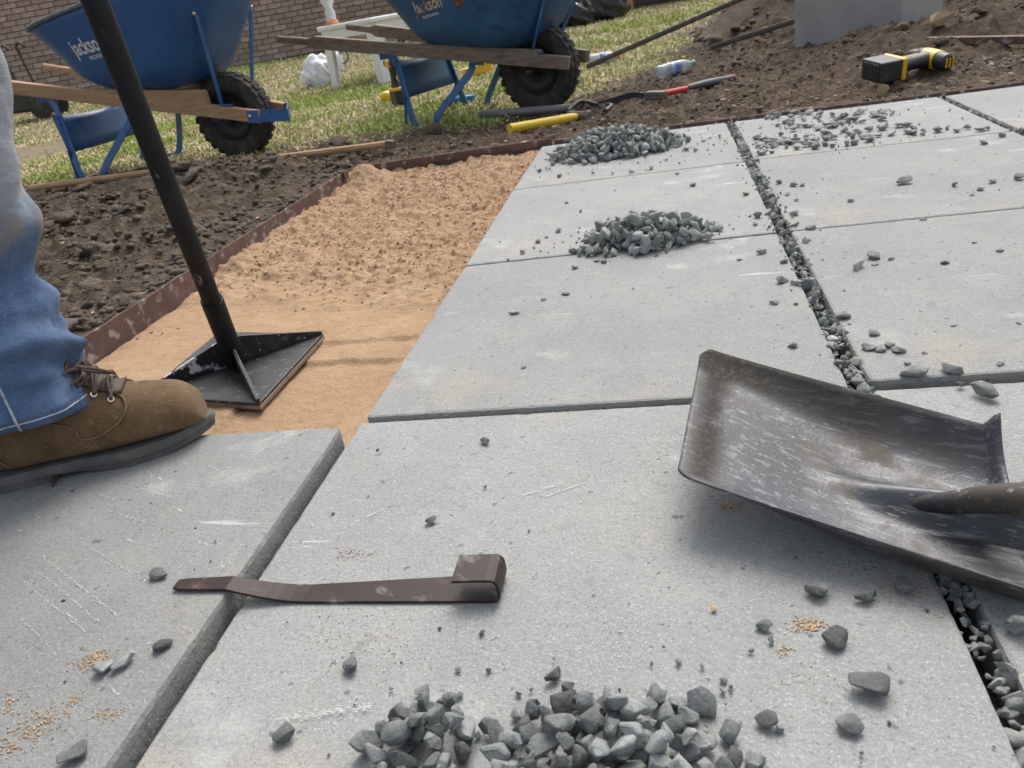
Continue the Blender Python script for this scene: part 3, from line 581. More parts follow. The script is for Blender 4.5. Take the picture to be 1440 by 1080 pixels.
# loose stones, each lying by itself on the pavers
rr = random.Random(41)
def place_of(p):
    if p[0] < .195: k = ['paver that carries the brown steel stake', 'paver between the steel stake and the tall heap', 'paver under the tall stone heap', 'paver under the largest stone heap'][int(sst(0, 1, 0)+(p[1] > .87)+(p[1] > 1.498)+(p[1] > 2.13))]
    else: k = ['paver beneath the shovel socket', 'paver just behind the shovel', 'paver before the strewn stones', 'paver of the strewn stones'][int((p[1] > .875)+(p[1] > 1.49)+(p[1] > 2.11))]
    return k
def loose(p, d, z=None, label=None, group=None, m=None):
    if label is None: label = 'single grey crushed stone on the '+place_of(p); group = 'single stones on the '+place_of(p)
    zz = .0145 if p[0] < -.437 and p[1] < .84 else .001
    global NEAR_DARK
    NEAR_DARK = p[1] < .875; d *= 1.12; o = stone((p[0], p[1], zz+d*.22), d, rr); o.scale[2] *= .85
    return tag(o, label, 'stone', group)
for p, d in [((-0.2406, 0.7942, 0.0000), .014), ((-0.2228, 0.6993, 0.0000), .006), ((-0.2682, 0.6409, 0.0000), .014), ((-0.2847, 0.4442, 0.0000), .019), ((-0.1139, 0.4367, -0.0000), .016), ((-0.2166, 0.4198, -0.0000), .013), ((0.0891, 0.5266, -0.0000), .021), ((0.1272, 0.5185, 0.0000), .018), ((0.1551, 0.5303, 0.0000), .022), ((0.0445, 0.4886, -0.0000), .014), ((0.0941, 0.4737, 0.0000), .023),
             ((0.1086, 0.4282, 0.0000), .030), ((0.0888, 0.3962, 0.0000), .018), ((0.0368, 0.3988, 0.0000), .019), ((-0.1937, 0.4429, 0.0000), .006), ((0.2205, 0.4821, 0.0000), .024), ((-0.3137, 0.3763, 0.0000), .020), ((-0.2240, 0.9941, 0.0000), .009), ((0.3131, 0.8389, 0.0000), .029), ((0.2966, 0.8617, 0.0000), .011), ((0.3371, 1.0208, 0.0000), .009), ((0.4090, 1.0122, 0.0000), .009), ((0.3504, 0.9036, 0.0000), .012), ((0.2566, 0.9195, 0.0000), .011),
             ((-0.2741, 1.2058, 0.0000), .019), ((-0.2290, 1.2556, 0.0000), .010), ((-0.1930, 1.2731, -0.0000), .014), ((-0.1895, 1.4079, 0.0000), .016), ((-0.1711, 1.4769, 0.0000), .017), ((-0.1519, 1.4368, 0.0000), .014), ((-0.1377, 1.4241, 0.0000), .016), ((-0.0721, 1.4785, -0.0000), .023), ((-0.0467, 1.4873, 0.0000), .018), ((-0.0243, 1.4579, -0.0000), .013), ((-0.0413, 1.4301, -0.0000), .009), ((0.0251, 1.4975, 0.0000), .018), ((0.0795, 1.5513, -0.0000), .022),
             ((-0.3082, 1.5402, 0.0000), .017), ((-0.2859, 1.6041, 0.0000), .014), ((-0.2715, 1.6340, 0.0000), .011), ((-0.2507, 1.6678, 0.0000), .020), ((-0.2120, 1.8112, 0.0000), .015), ((-0.2567, 1.9077, 0.0000), .010), ((0.0438, 1.9330, 0.0000), .020), ((0.1510, 1.7934, 0.0000), .018), ((0.0103, 2.0706, 0.0000), .012), ((0.1008, 1.3642, 0.0000), .012), ((0.1420, 1.3857, -0.0000), .018), ((0.1545, 1.2356, 0.0000), .024), ((0.1716, 1.2213, 0.0000), .018),
             ((0.1314, 1.1506, 0.0000), .016), ((0.1687, 1.3277, -0.0000), .016), ((0.1367, 0.9953, -0.0000), .015), ((-0.0797, 1.2735, 0.0000), .008), ((0.3045, 1.3061, 0.0000), .027), ((0.2697, 1.2615, 0.0000), .030), ((0.2384, 1.4902, 0.0000), .022), ((0.2172, 1.4245, 0.0000), .016), ((0.2537, 1.8185, 0.0000), .020), ((0.2298, 1.8640, 0.0000), .022), ((0.2318, 1.7543, 0.0000), .014), ((0.3375, 1.6523, 0.0000), .015), ((0.1559, 1.6100, 0.0000), .022), ((0.1767, 1.6272, 0.0000), .020), ((0.1483, 1.5630, 0.0000), .014),
             ((0.2137, 1.0772, -0.0000), .026), ((0.4580, 1.7381, 0.0000), .032), ((0.5335, 1.6752, 0.0000), .017), ((0.5954, 1.6721, 0.0000), .018), ((0.5637, 1.6316, 0.0000), .016), ((0.6447, 1.6752, 0.0000), .025), ((0.5416, 1.6044, 0.0000), .014), ((0.7426, 2.0460, 0.0000), .020), ((0.6874, 1.9995, 0.0000), .022), ((0.3923, 1.2506, 0.0000), .016), ((0.4788, 1.2805, 0.0000), .013), ((0.4590, 1.3307, 0.0000), .010), ((0.4226, 1.4759, 0.0000), .012), ((0.6802, 2.1576, 0.0000), .022), ((0.7091, 2.1743, 0.0000), .022), ((0.7219, 2.1351, 0.0000), .024), ((0.7418, 2.1389, 0.0000), .02),
             ((0.3259, 1.2886, 0.0000), .013), ((-0.0165, 2.2576, -0.0000), .013), ((-0.3788, 2.3238, 0.0000), .018), ((-0.3508, 2.3358, 0.0000), .015), ((-0.3088, 2.2221, 0.0000), .022), ((-0.1066, 2.1608, 0.0000), .018), ((-0.2142, 2.2042, 0.0000), .015), ((0.2245, 1.6017, 0.0000), .02), ((-0.1582, 2.1729, -0.0000), .014), ((-0.0563, 2.1745, 0.0000), .02), ((0.0398, 2.3567, 0.0000), .02), ((0.0644, 2.3304, 0.0000), .018), ((0.0933, 2.4457, 0.0000), .014), ((0.1411, 2.5003, 0.0000), .012), ((0.2245, 0.9700, 0.0000), .020), ((0.2364, 0.9636, 0.0000), .018), ((0.2493, 0.9761, 0.0000), .018), ((0.2557, 0.9579, 0.0000), .020), ((0.2392, 1.0136, 0.0000), .018), ((0.2568, 0.8929, 0.0000), .032), ((0.2977, 0.8901, 0.0000), .030),
             ((0.2429, 1.7019, 0.0000), .012), ((0.2983, 1.2731, 0.0000), .012), ((0.2827, 0.9468, 0.0000), .008), ((0.2711, 1.8161, 0.0000), .016), ((0.2086, 1.0269, 0.0000), .01)]: loose(p, d)
for p, d in [((-0.5215, 0.5459, 0.0145), .021), ((-0.4595, 0.4519, 0.0145), .019), ((-0.5016, 0.4274, 0.0145), .020), ((-0.4882, 0.4323, 0.0145), .023), ((-0.4661, 0.3420, 0.0145), .025)]: loose(p, d, label='loose grey crushed stone lying singly on the raised paver under the boot', group='loose stones on the raised paver')
for (x0, x1, y0, y1, n) in [(.215, .36, 2.18, 2.40, 34), (.35, .50, 2.16, 2.34, 22), (.28, .45, 2.56, 2.70, 14), (.40, .62, 2.40, 2.60, 34), (.45, .62, 2.16, 2.36, 16), (.24, .40, 2.40, 2.56, 8), (.58, .68, 2.14, 2.22, 6)]:
    for _ in range(n): loose((rr.uniform(x0, x1), rr.uniform(y0, y1)), rr.uniform(.016, .032), label='loose grey crushed stone strewn with others on the paver by the far edging strip', group='stones strewn near the far edging strip')
for _ in range(32):
    q = (rr.uniform(1.02, 1.5), rr.uniform(3.0, 3.4)); d = rr.uniform(.012, .03); o = stone((q[0], q[1], float(zg(q[0], q[1]))+d*.25), d, rr); tag(o, 'grey stone half sunk in the soil beside the cordless drill', 'stone', 'stones in the soil by the drill')
o = stone((*(0.0074, 0.5087, 0.0000)[:2], .003), .007, rr); o.data = o.data.copy(); o.data.materials.clear(); o.data.materials.append(M_tan); tag(o, 'tiny tan pebble lying on the paver between stake and shovel', 'pebble')

# ================================================================ BROWN STEEL STAKE
E0 = Vector((-0.1834, 0.5197, 0.0000)); A0 = Vector((-0.4193, 0.5174, 0.0000)); T0 = Vector((-0.4937, 0.5204, 0.0175))
ax = (A0-E0).normalized(); nrm = Vector((-ax.y, ax.x, 0));
if nrm.y < 0: nrm = -nrm
path = []
L0 = (A0-E0).length
flap = .030; R_ = .0115; base = .0018
for k in range(4): path.append((R_*0+flap*(1-k/3), 2*R_+base))          # flap comes back over the strip
for k in range(1, 10): a = math.pi/2+math.pi*k/10; path.append((-R_*.9*abs(math.cos(a))**.55, R_+base+R_*math.copysign(abs(math.sin(a))**.6, math.sin(a))))
tl = (Vector((T0.x, T0.y, 0))-Vector((A0.x, A0.y, 0))).length
xs_ = (E0.x+.437)/abs(ax.x)                                # where it meets the arris of the raised paver
for k in range(13): path.append(((xs_-.075)*k/12, base))
for k in range(1, 7): q = k/6; path.append((xs_-.075+.075*q, base+.0155*q**1.6))
for k in range(1, 7): q = k/6; path.append((xs_+(L0+tl-xs_)*q, base+.0155+.0008*q))
m = MB(); n = len(path); rings = []
tot = L0+tl
for i, (s_, z) in enumerate(path):
    a = path[max(i-1, 0)]; b = path[min(i+1, n-1)]; t = Vector((b[0]-a[0], b[1]-a[1])).normalized(); nn = Vector((-t.y, t.x))
    w = .036 if i < 14 else max(.036-.021*(s_/tot)**1.0, .0)
    if i == n-1: w = .012
    e = E0+ax*s_; e.z = 0; k_ = .0026/2; cen = .018 if i < 14 else .018-.004*(s_/tot)
    row = []
    for (u_, v_) in ((-1, -1), (1, -1), (1, 1), (-1, 1)):
        off = ax*(nn.x*v_*k_)+Vector((0, 0, nn.y*v_*k_)); row.append(e+nrm*(cen+u_*w/2)+Vector((0, 0, z))+off)
    rings.append(row)
m.loft(rings); so = m.build('steel_stake', M_stake, bevel=.0005); tag(so, 'tapered dark brown steel edging stake with folded hook lying across two pavers', 'stake')

# ================================================================ SHOVEL
P1, P2, P3, P4 = [np.array(p) for p in ((-0.0171, 0.6187, 0.0600), (0.2504, 0.4871, 0.0260), (0.0159, 0.8357, 0.0840), (0.2745, 0.6938, 0.0460))]
sh = thing('shovel', (float(P2[0]), float(P2[1]), 0), 'black steel shovel with scratched muddy square blade resting on the pavers', 'shovel'); so_ = np.array(sh.location)
NU, NV = 72, 56; rows = []; dirt = []; mud = []
for i in range(NU+1):
    s = i/NU
    for j in range(NV+1):
        t = -1+2*j/NV; q = (t+1)/2
        p = (P1*(1-s)+P2*s)*(1-q)+(P3*(1-s)+P4*s)*q
        dep = .015+.025*float(sst(.0, .6, np.array(s))); wall = abs(t)**4.5 if t > 0 else abs(t)**6
        p = p+np.array([0, 0, -dep*(1-wall)])
        p[2] += .010*(1-s)**6*(1-wall)                       # worn cutting edge turned up a little
        fr = math.exp(-((t+.02)/(.08+.09*s))**2)*float(sst(.36, .95, np.array(s))); p[2] += .034*fr
        back = float(sst(.955, 1.0, np.array(s)))*(1 if abs(t) > .3 else 0); p[2] += .016*back
        cr = max(0, abs(t)-.86)/.14; p[:2] += (P2-P1)[:2]/np.linalg.norm((P2-P1)[:2])*(.012*cr*cr*(1-s)**8)
        p[2] = max(p[2], .0035)
        rows.append(p-so_)
        dirt.append(math.exp(-((s-.50-.25*abs(t))/.16)**2)*1.0+.45*math.exp(-((t-.45)/.2)**2)); mud.append(min(1, float(sst(.62, .80, np.array(t)))*(1-.75*s)+.95*math.exp(-((s-.075)/.055)**2)*(1 if t > -.9 else 0)+.5*math.exp(-((t+.95)/.05)**2)))
f = [(i*(NV+1)+j, i*(NV+1)+j+1, (i+1)*(NV+1)+j+1, (i+1)*(NV+1)+j) for i in range(NU) for j in range(NV)]
me = newmesh('blade', rows, f, True); fattr(me, 'dirt', dirt); fattr(me, 'mud', mud)
bl = link('blade', me, M_shovel, sh); sm = bl.modifiers.new('solid', 'SOLIDIFY'); sm.thickness = .0026; sm.offset = 0
c0 = np.array(rows[int(.60*NU)*(NV+1)+NV//2])+so_; c1 = np.array((0.2521, 0.5747, 0.0520))
d = Vector(c1-c0).normalized(); e1 = Vector(c1)+Vector((d.x, d.y, .12)).normalized()*.16
m = MB(); pth = [Vector(c0)+Vector((0, 0, -.022)), Vector(c0).lerp(Vector(c1), .5)+Vector((0, 0, -.012)), Vector(c1), Vector(c1).lerp(e1, .5), e1]
m.tube([Vector(p)-Vector(so_) for p in catmull(pth, 24)], lambda t: .005+.0120*min(1, t*1.4), 20); m.build('socket', M_socket, sh, smooth=True)
hd = Vector((d.x, d.y, .32)).normalized(); m = MB(); m.tube([e1-Vector(so_)-hd*.03, e1+hd*.3-Vector(so_), e1+hd*.75-Vector(so_), e1+hd*1.0-Vector(so_)], lambda t: .0185-.003*t, 16); m.build('handle', M_wood_old, sh, smooth=True)



# ================================================================ TAMPER
PC = Vector((-.774, 1.168, -.030)); tp = thing('hand_tamper', (PC.x, PC.y, -.04), 'black steel hand tamper with welded fins standing on the tamped sand', 'tamper')
O = Vector(tp.location)
cor = [Vector((-.898, 1.064, -.03)), Vector((-.650, 1.003, -.03)), Vector((-.650, 1.273, -.03)), Vector((-.898, 1.334, -.03))]
def slab(name, grow, z0, z1, mt):
    m = MB(); a = [PC+(c-PC)*grow for c in cor]; m.loft([[Vector((p.x, p.y, z0))-O for p in a], [Vector((p.x, p.y, z1))-O for p in a]]); return m.build(name, mt, tp, bevel=.001)
slab('base_plate', 1.0, -.0335, -.0285, M_plate); slab('wear_plate', 1.006, -.041, -.0337, M_plate_edge)
HD = Vector((.230, -.396, .889)).normalized()
for c, mt in ((cor[0], M_fin), (cor[1], M_plate), (cor[2], M_plate), (cor[3], M_plate)):
    d = c-PC; d.z = 0; L_ = d.length; d.normalize(); s_ = Vector((-d.y, d.x, 0))*.0028
    prof = [(0.006, 0), (L_*.985, 0), (L_*.985, .006), (.022, .046), (.006, .046)]
    m = MB(); m.loft([[PC+d*a+Vector((0, 0, b+.0017))+s_*k-O for a, b in prof] for k in (-1, 1)]); m.build('fin', mt, tp, bevel=.0007)
m = MB(); m.tube([PC-O+Vector((0, 0, .004)), PC-O+HD*.03, PC-O+HD*.16], .0180, 20); m.build('socket', M_black, tp, smooth=True, autos=50)
m = MB(); m.tube([PC-O+HD*.02+HD*1.2*k/6 for k in range(7)], .0150, 20); m.build('handle', M_black, tp, autos=50)
m = MB(); m.tube([PC-O+HD*(1.06+.17*k/4) for k in range(5)], .0185, 18); m.build('grip', M_blkpl, tp, autos=50)
# ================================================================ PERSON (boot and trouser leg in view, the rest stands outside the frame)
BH = Vector((-.893, .729, .0145)); BA = math.atan2(.124, .262)
Tp = [(.286, .040), (.283, .056), (.266, .074), (.234, .083), (.200, .092), (.174, .109), (.153, .128), (.136, .148), (.122, .162), (.115, .18), (.11, .21)]
Bp = [(.289, .022), (.275, .020), (.238, .019), (.19, .019), (.15, .019), (.10, .020), (.045, .022), (.010, .034), (.006, .085), (.012, .14), (.014, .21)]
Wp = [.022, .038, .047, .051, .050, .0455, .042, .040, .039, .040, .041]
NS = 56; TT = catmull(Tp, NS); BB = catmull(Bp, NS); WW = [float(w[0]) for w in catmull([(w,) for w in Wp], NS)]
def boot_pt(s, th, out=0.0):
    s = min(max(s, 0), NS-1.001); i = int(s); q = s-i
    t = TT[i]*(1-q)+TT[i+1]*q; b = BB[i]*(1-q)+BB[i+1]*q; w = WW[i]*(1-q)+WW[i+1]*q
    c = (t+b)/2; a = (t-b)/2; cs, sn = math.cos(th), math.sin(th)
    ex = .62 if sn < 0 else .9
    y = w*math.copysign(abs(cs)**(.72 if sn < 0 else .85), cs); k = math.copysign(abs(sn)**ex, sn)
    y *= 1-.16*max(0, sn)*(1 if s < NS*.55 else .2)
    p = Vector((c[0]+a[0]*k, y, c[1]+a[1]*k))
    if out:
        n = Vector((a[0]*k*.6, y, a[1]*max(k, -.1))); p = p+n.normalized()*out
    wr = .0016*math.sin(s*1.9)*math.exp(-((s-NS*.40)/5)**2)*max(0, sn)          # creases over the toe bend
    return p+Vector((0, 0, wr))
def boot(parent, loc, ang, mirror=1, full=True):
    bt = None; W = Matrix.Translation(loc) @ Matrix.Rotation(ang, 4, 'Z')
    m = MB(); nr = 32
    m.loft([[boot_pt(i, 2*math.pi*k/nr) for k in range(nr)] for i in range(0, NS-4)])
    bt = m.build('boot', M_leather, parent, smooth=True, sub=1); bt.matrix_local = W
    # sole: outline lofted, heel block, toe spring
    def outline(gro, n=160):
        out = []
        for k in range(n):
            a = 2*math.pi*k/n; x = .1445+.1485*math.cos(a); x = .146+(x-.146)*(1+gro/.15)
            wx = np.interp(x, [-.01, .004, .03, .08, .13, .19, .24, .28, .30], [.010, .028, .037, .036, .038, .053, .050, .030, .008])
            y = math.copysign(min(abs(math.sin(a))**.35, 1), math.sin(a))*(wx+gro)
            out.append((x, y))
        return out
    m = MB(); o1 = outline(.001); o2 = outline(.004); zt = lambda x: .0225+.003*max(0, (x-.22)/.08)**2; zb = lambda x: (.010 if .085 < x < .125 else .0015)+.016*max(0, (x-.225)/.08)**1.6+.012*float(sst(.08, .095, np.array(x)))*float(sst(.145, .115, np.array(x)))
    m.loft([[Vector((x, y, .009+.007*max(0, (x-.225)/.08)**1.6)) for x, y in o2], [Vector((x, y, zt(x)-.006)) for x, y in o2], [Vector((x, y, zt(x)-.001)) for x, y in o1]])
    s1 = m.build('sole', M_sole, bt, autos=40, bevel=.0008)
    m = MB(); oh = [(min(x, .096), y) for x, y in outline(.0022)]; m.loft([[Vector((x, y, .0)) for x, y in oh], [Vector((x, y, .0125)) for x, y in oh]]); m.build('heel', M_sole, bt, autos=40)
    m = MB(); of = [(max(x, .106), y) for x, y in outline(.0018)]; m.loft([[Vector((x, y, .0005+.0065*float(sst(.175, .108, np.array(x)))+.009*max(0, (x-.225)/.08)**1.6)) for x, y in of], [Vector((x, y, .0105+.007*max(0, (x-.225)/.08)**1.6)) for x, y in of]]); m.build('tread', M_sole, bt, autos=40)
    if not full: return bt
    V = -1                                                     # the side turned to the camera: y < 0
    def surf(pts, out=.0012, n=30): return [boot_pt(s, th, out) for s, th in catmull(pts, n)]
    R180 = math.pi
    def seam(pts, r=.0015, mt=M_seam):
        mm = MB(); mm.tube(surf(pts), r, 6); mm.build('seam', mt, bt, smooth=True)
    for sd in (0, 1):
        A = (lambda a: R180-a) if sd == 0 else (lambda a: a)    # camera side is cos(th) < 0
        seam([(22.5, A(1.15)), (20.2, A(.90)), (19.2, A(.45)), (20.5, A(.05)), (24.5, A(-.10)), (27, A(.05)), (30, A(.12)), (34, A(.15)), (38, A(.18)), (42, A(.2))])
        seam([(20.7, A(.03)), (20.6, A(-.30)), (20.6, A(-.7))], .0007)
        seam([(33, A(-.8)), (36, A(-.45)), (39, A(-.2)), (43, A(.05)), (47, A(.1))], .0014)
        ey = [(22.6, .90), (26.0, .93), (29.5, .97), (33.0, 1.02)]
        for k, (s_, a_) in enumerate(ey):
            p = boot_pt(s_, A(a_), .0008); q = boot_pt(s_, A(a_), .004); nrm_ = (q-p).normalized(); M_ = Matrix.Translation(p) @ nrm_.to_track_quat('Z', 'Y').to_matrix().to_4x4()
            mm = MB(); mm.lathe([(.0024, 0), (.0026, .0016), (.0042, .0016), (.0048, .0004), (.0048, -.001)], 8, M_); mm.build('eyelet', M_metal, bt)
    # tongue
    mm = MB(); rows_ = []
    for s_ in np.linspace(21.0, 44, 18): rows_.append([boot_pt(s_, math.pi/2+a, .0015+.002*math.cos(a*1.6)) for a in np.linspace(-.5, .5, 9)])
    vv = [p for r_ in rows_ for p in r_]; mm.add(vv, [(i*9+j, i*9+j+1, (i+1)*9+j+1, (i+1)*9+j) for i in range(17) for j in range(8)]); mm.build('tongue', M_collar, bt, smooth=True, solid=.003)
    # laces: crossing rows and a bow with two drooping ends
    def lace(pts, r=.0021):
        mm = MB(); mm.tube(catmull(pts, 28), r, 8); mm.build('lace', M_lace, bt, smooth=True)
    ey = [(22.6, .90), (26.0, .93), (29.5, .97), (33.0, 1.02)]
    for k in range(4):
        s0, a0 = ey[k]; lace([boot_pt(s0, R180-a0, .002), boot_pt(s0+.5, R180-1.3, .005), boot_pt(s0+1.0, math.pi/2, .007), boot_pt(s0+.6, 1.3, .005), boot_pt(s0, a0, .002)])
        if k < 3:
            s1_, a1_ = ey[k+1]
            lace([boot_pt(s0, R180-a0, .003), boot_pt((s0+s1_)/2-.3, math.pi/2+.25, .009), boot_pt((s0+s1_)/2+.3, math.pi/2-.1, .010), boot_pt(s1_, a1_, .003)])
            lace([boot_pt(s0, a0, .003), boot_pt((s0+s1_)/2-.2, math.pi/2-.2, .011), boot_pt((s0+s1_)/2+.4, math.pi/2+.2, .012), boot_pt(s1_, R180-a1_, .003)])
    kp = boot_pt(30, math.pi/2+.2, .010)
    lace([kp, kp+Vector((.004, -.016, .010)), kp+Vector((.022, -.020, .004)), kp+Vector((.036, -.016, -.006)), kp+Vector((.026, -.010, -.006)), kp])
    lace([kp, kp+Vector((-.010, -.014, .008)), kp+Vector((-.026, -.022, -.004)), kp+Vector((-.018, -.024, -.012)), kp])
    for dx in (0, .013):
        a_ = [kp, boot_pt(31.5, R180-1.1, .006)+Vector((dx, 0, 0)), boot_pt(32.5, R180-.75, .006)+Vector((dx-.004, 0, 0)), boot_pt(33, R180-.42, .006)+Vector((dx-.006, 0, .004*dx/.013))]; lace(a_, .0018)
        mm = MB(); e_ = a_[-1]; mm.tube([e_, e_+Vector((-.001, -.001, -.010))], .0017, 8); mm.build('lace_tip', M_metal, bt, smooth=True)
    return bt

# body: one continuous skinned figure standing over the raised paver, both hands on the tamper
TOP = PC+HD*1.13
hip = Vector((-.99, .74, .90)); J = {}
def body_chain():
    V = []; E = []; Rr = []
    def add(p, r, par=None):
        V.append(tuple(p)); Rr.append(r); i = len(V)-1
        if par is not None: E.append((par, i))
        return i
    pel = add(hip, (.145, .11)); bel = add(hip+Vector((.05, .015, .16)), (.14, .105), pel); che = add(hip+Vector((.15, .03, .40)), (.155, .11), bel); nk = add(hip+Vector((.215, .04, .53)), (.06, .06), che)
    hd0 = add(hip+Vector((.26, .045, .60)), (.075, .085), nk); hd1 = add(hip+Vector((.285, .045, .69)), (.085, .10), hd0); hd2 = add(hip+Vector((.285, .045, .765)), (.055, .06), hd1)
    add(hip+Vector((.375, .045, .655)), (.012, .012), hd1)                      # nose
    for sgn, hand in ((-1, TOP), (1, TOP-HD*.17)):
        sh_ = add(hip+Vector((.16, .03+sgn*.185, .455)), (.062, .062), che); el = add(hip+Vector((.30, .03+sgn*.20, .26)), (.045, .045), sh_)
        wr = Vector(hand)+Vector((-.055, sgn*.035, .0)); w_ = add(wr, (.028, .024), el); pm = add(wr+(Vector(hand)-wr)*.55+Vector((0, sgn*.02, 0)), (.034, .018), w_)
        for fi in range(4):
            b0 = Vector(hand)+HD*(.03-.02*fi)+Vector((-.005, sgn*.032, 0)); q0 = add(b0, (.0095, .0095), pm); q1 = add(Vector(hand)+HD*(.03-.02*fi)+Vector((.026, sgn*.022, 0)), (.009, .009), q0); add(Vector(hand)+HD*(.03-.02*fi)+Vector((.028, -sgn*.010, 0)), (.008, .008), q1)
        t0 = add(Vector(hand)+HD*.045+Vector((-.024, -sgn*.014, 0)), (.011, .011), w_); add(Vector(hand)+HD*.055+Vector((.006, -sgn*.028, 0)), (.0095, .0095), t0)
    for pts in (LEG_A, LEG_B):
        p_ = pel
        for p, r in pts: p_ = add(p, (r, r), p_)
    return V, E, Rr
LEG_A = [(Vector((-.95, .80, .86)), .085), (Vector((-.815, .82, .50)), .055), (Vector((-.835, .80, .34)), .052), (Vector((-.835, .757, .13)), .034), (Vector((-.80, .775, .06)), .03)]
LEG_B = [(Vector((-1.07, .67, .86)), .085), (Vector((-1.13, .56, .48)), .055), (Vector((-1.16, .53, .32)), .052), (Vector((-1.19, .48, .12)), .034), (Vector((-1.155, .50, .05)), .03)]
V_, E_, R_2 = body_chain(); me = bpy.data.meshes.new('person'); me.from_pydata(V_, E_, []); me.update()
person = link('person', me, M_skin); sk = person.modifiers.new('skin', 'SKIN'); 
lay = me.skin_vertices[0] if me.skin_vertices else None
if lay is None:
    bm = bmesh.new(); bm.from_mesh(me); bm.verts.layers.skin.verify(); bm.to_mesh(me); bm.free(); lay = me.skin_vertices[0]
for i, q in enumerate(R_2): lay.data[i].radius = q
lay.data[0].use_root = True; sk.use_smooth_shade = True
sb = person.modifiers.new('sub', 'SUBSURF'); sb.levels = 1; sb.render_levels = 1
tag(person, 'worker in faded blue jeans and brown suede lace-up boots standing on the raised paver', 'person')
boot(person, BH, BA); boot(person, Vector((-1.255, .452, .012)), .45, full=False)
# trouser legs: lofted cloth with stacked folds over the boot
def trousers():
    m = MB(); fade = []; dust = []; n = 72; seams = [[], []]
    cam_r = Vector((.98, .2, 0)); 
    ctr = [(-.828, .763, .108), (-.828, .763, .126), (-.831, .766, .155), (-.834, .771, .20), (-.840, .777, .25), (-.846, .79, .30), (-.837, .805, .34), (-.828, .815, .40), (-.812, .82, .47), (-.815, .82, .56), (-.86, .812, .70), (-.945, .80, .86)]
    rx = [.090, .089, .088, .088, .086, .088, .090, .083, .083, .088, .095, .105]; ry = [.074, .075, .076, .074, .072, .070, .070, .070, .074, .08, .088, .10]
    C_ = catmull(ctr, 110); RX = [float(a[0]) for a in catmull([(a,) for a in rx], 110)]; RY = [float(a[0]) for a in catmull([(a,) for a in ry], 110)]; rings = []
    for i in range(110):
        ring = []; z = C_[i][2]; 
        for k in range(n):
            th = 2*math.pi*k/n; dx, dy = math.cos(th), math.sin(th)
            fold = 0.0
            low = math.exp(-((z-.165)/.062)**2); rg = (1-2.6*abs(float(vn(th*2.2+z*9, z*30-th*1.2, 1.0, 7))))*.0060+(1-2.6*abs(float(vn(th*3.7-z*20, z*46+th*2, 1.0, 17))))*.0025; fold += rg*(.5+low)+(.0022 if .0 < i < 9 else 0)
            fa = math.sin((z*78)+1.9*math.sin(th+.6)+1.0*math.sin(2*th)); fold += .0095*low*(fa-.45*math.cos(2*(z*78+1.9*math.sin(th+.6)+math.sin(2*th))))+.0035*low*math.sin(z*128+2.2*math.sin(th*2+1.0)+1.7)
            mid = math.exp(-((z-.30)/.075)**2); fold += .009*mid*math.sin(z*68-1.4*math.cos(th-.3)+.5)*(.5+.5*math.cos(th-.2))
            fold += .0035*math.sin(3*th+z*26)*(1 if z > .2 else .5)+.002*math.sin(7*th-z*40)
            q = .45; cx, sx_ = math.cos(q), math.sin(q)
            ax_, ay_ = dx*(RX[i]+fold), dy*(RY[i]+fold*.9)
            hem = 0
            if i < 8: hem = -.020*(1-i/8)*(.35*dx+.1)*1.0
            ring.append(Vector((C_[i][0]+ax_*cx-ay_*sx_, C_[i][1]+ax_*sx_+ay_*cx, z+hem)))
            fade.append(float(sst(.30, .36, np.array(z)))*(.35+.65*max(0, dx*.8+.3))*float(sst(.62, .45, np.array(z)))); dust.append(math.exp(-((z-.318)/.022)**2)*max(0, dx)*1.0)
            for w_, ks in enumerate((int(n*.80), int(n*.30))):
                if k == ks: seams[w_].append(ring[-1])
        rings.append(ring)
    m.loft(rings, False); me = newmesh('jeans', m.v, m.f, True); fattr(me, 'fade', fade); fattr(me, 'dust', dust)
    jo = link('jeans', me, M_jean, person); so2 = jo.modifiers.new('solid', 'SOLIDIFY'); so2.thickness = .003; so2.offset = -1
    for sm_ in seams:
        cen = [Vector(C_[i]) for i in range(110)]
        mm = MB(); mm.tube([p+(p-c).normalized()*.0006 for p, c in zip(sm_, cen)], .0016, 6); mm.build('seam', M_thread, jo, smooth=True)
    mm = MB(); hm = []
    for k in range(n): p = rings[5][k]; hm.append(p+(p-Vector(C_[5])).normalized()*.0006)
    mm.tube(hm, .0011, 6, closed=True); mm.build('hem_stitch', M_thread, jo, smooth=True)
    return jo
trousers()
m = MB(); c2 = catmull([(-1.17, .50, .09), (-1.165, .52, .25), (-1.14, .55, .45), (-1.11, .60, .65), (-1.07, .67, .86), (-1.01, .73, .93)], 40)
m.loft([[Vector((c[0]+(.078+.03*i/39+.005*math.sin(i*1.9+3*t))*math.cos(t), c[1]+(.072+.03*i/39+.005*math.sin(i*1.7+2*t))*math.sin(t), c[2])) for t in [2*math.pi*k/32 for k in range(32)]] for i, c in enumerate(c2)], False)
me = newmesh('jeans', m.v, m.f, True); fattr(me, 'fade', [0]*len(m.v)); fattr(me, 'dust', [0]*len(m.v)); link('jeans', me, M_jean, person)
m = MB(); hh = [(hip+Vector((-.0, 0, -.10)), .185, .165), (hip+Vector((.0, 0, .0)), .175, .15), (hip+Vector((.05, .015, .16)), .165, .14), (hip+Vector((.10, .02, .28)), .18, .145), (hip+Vector((.15, .03, .40)), .20, .14), (hip+Vector((.18, .035, .48)), .15, .10), (hip+Vector((.205, .04, .52)), .075, .075)]
hh = list(zip(catmull([h[0] for h in hh], 30), catmull([(h[1], h[2]) for h in hh], 30)))
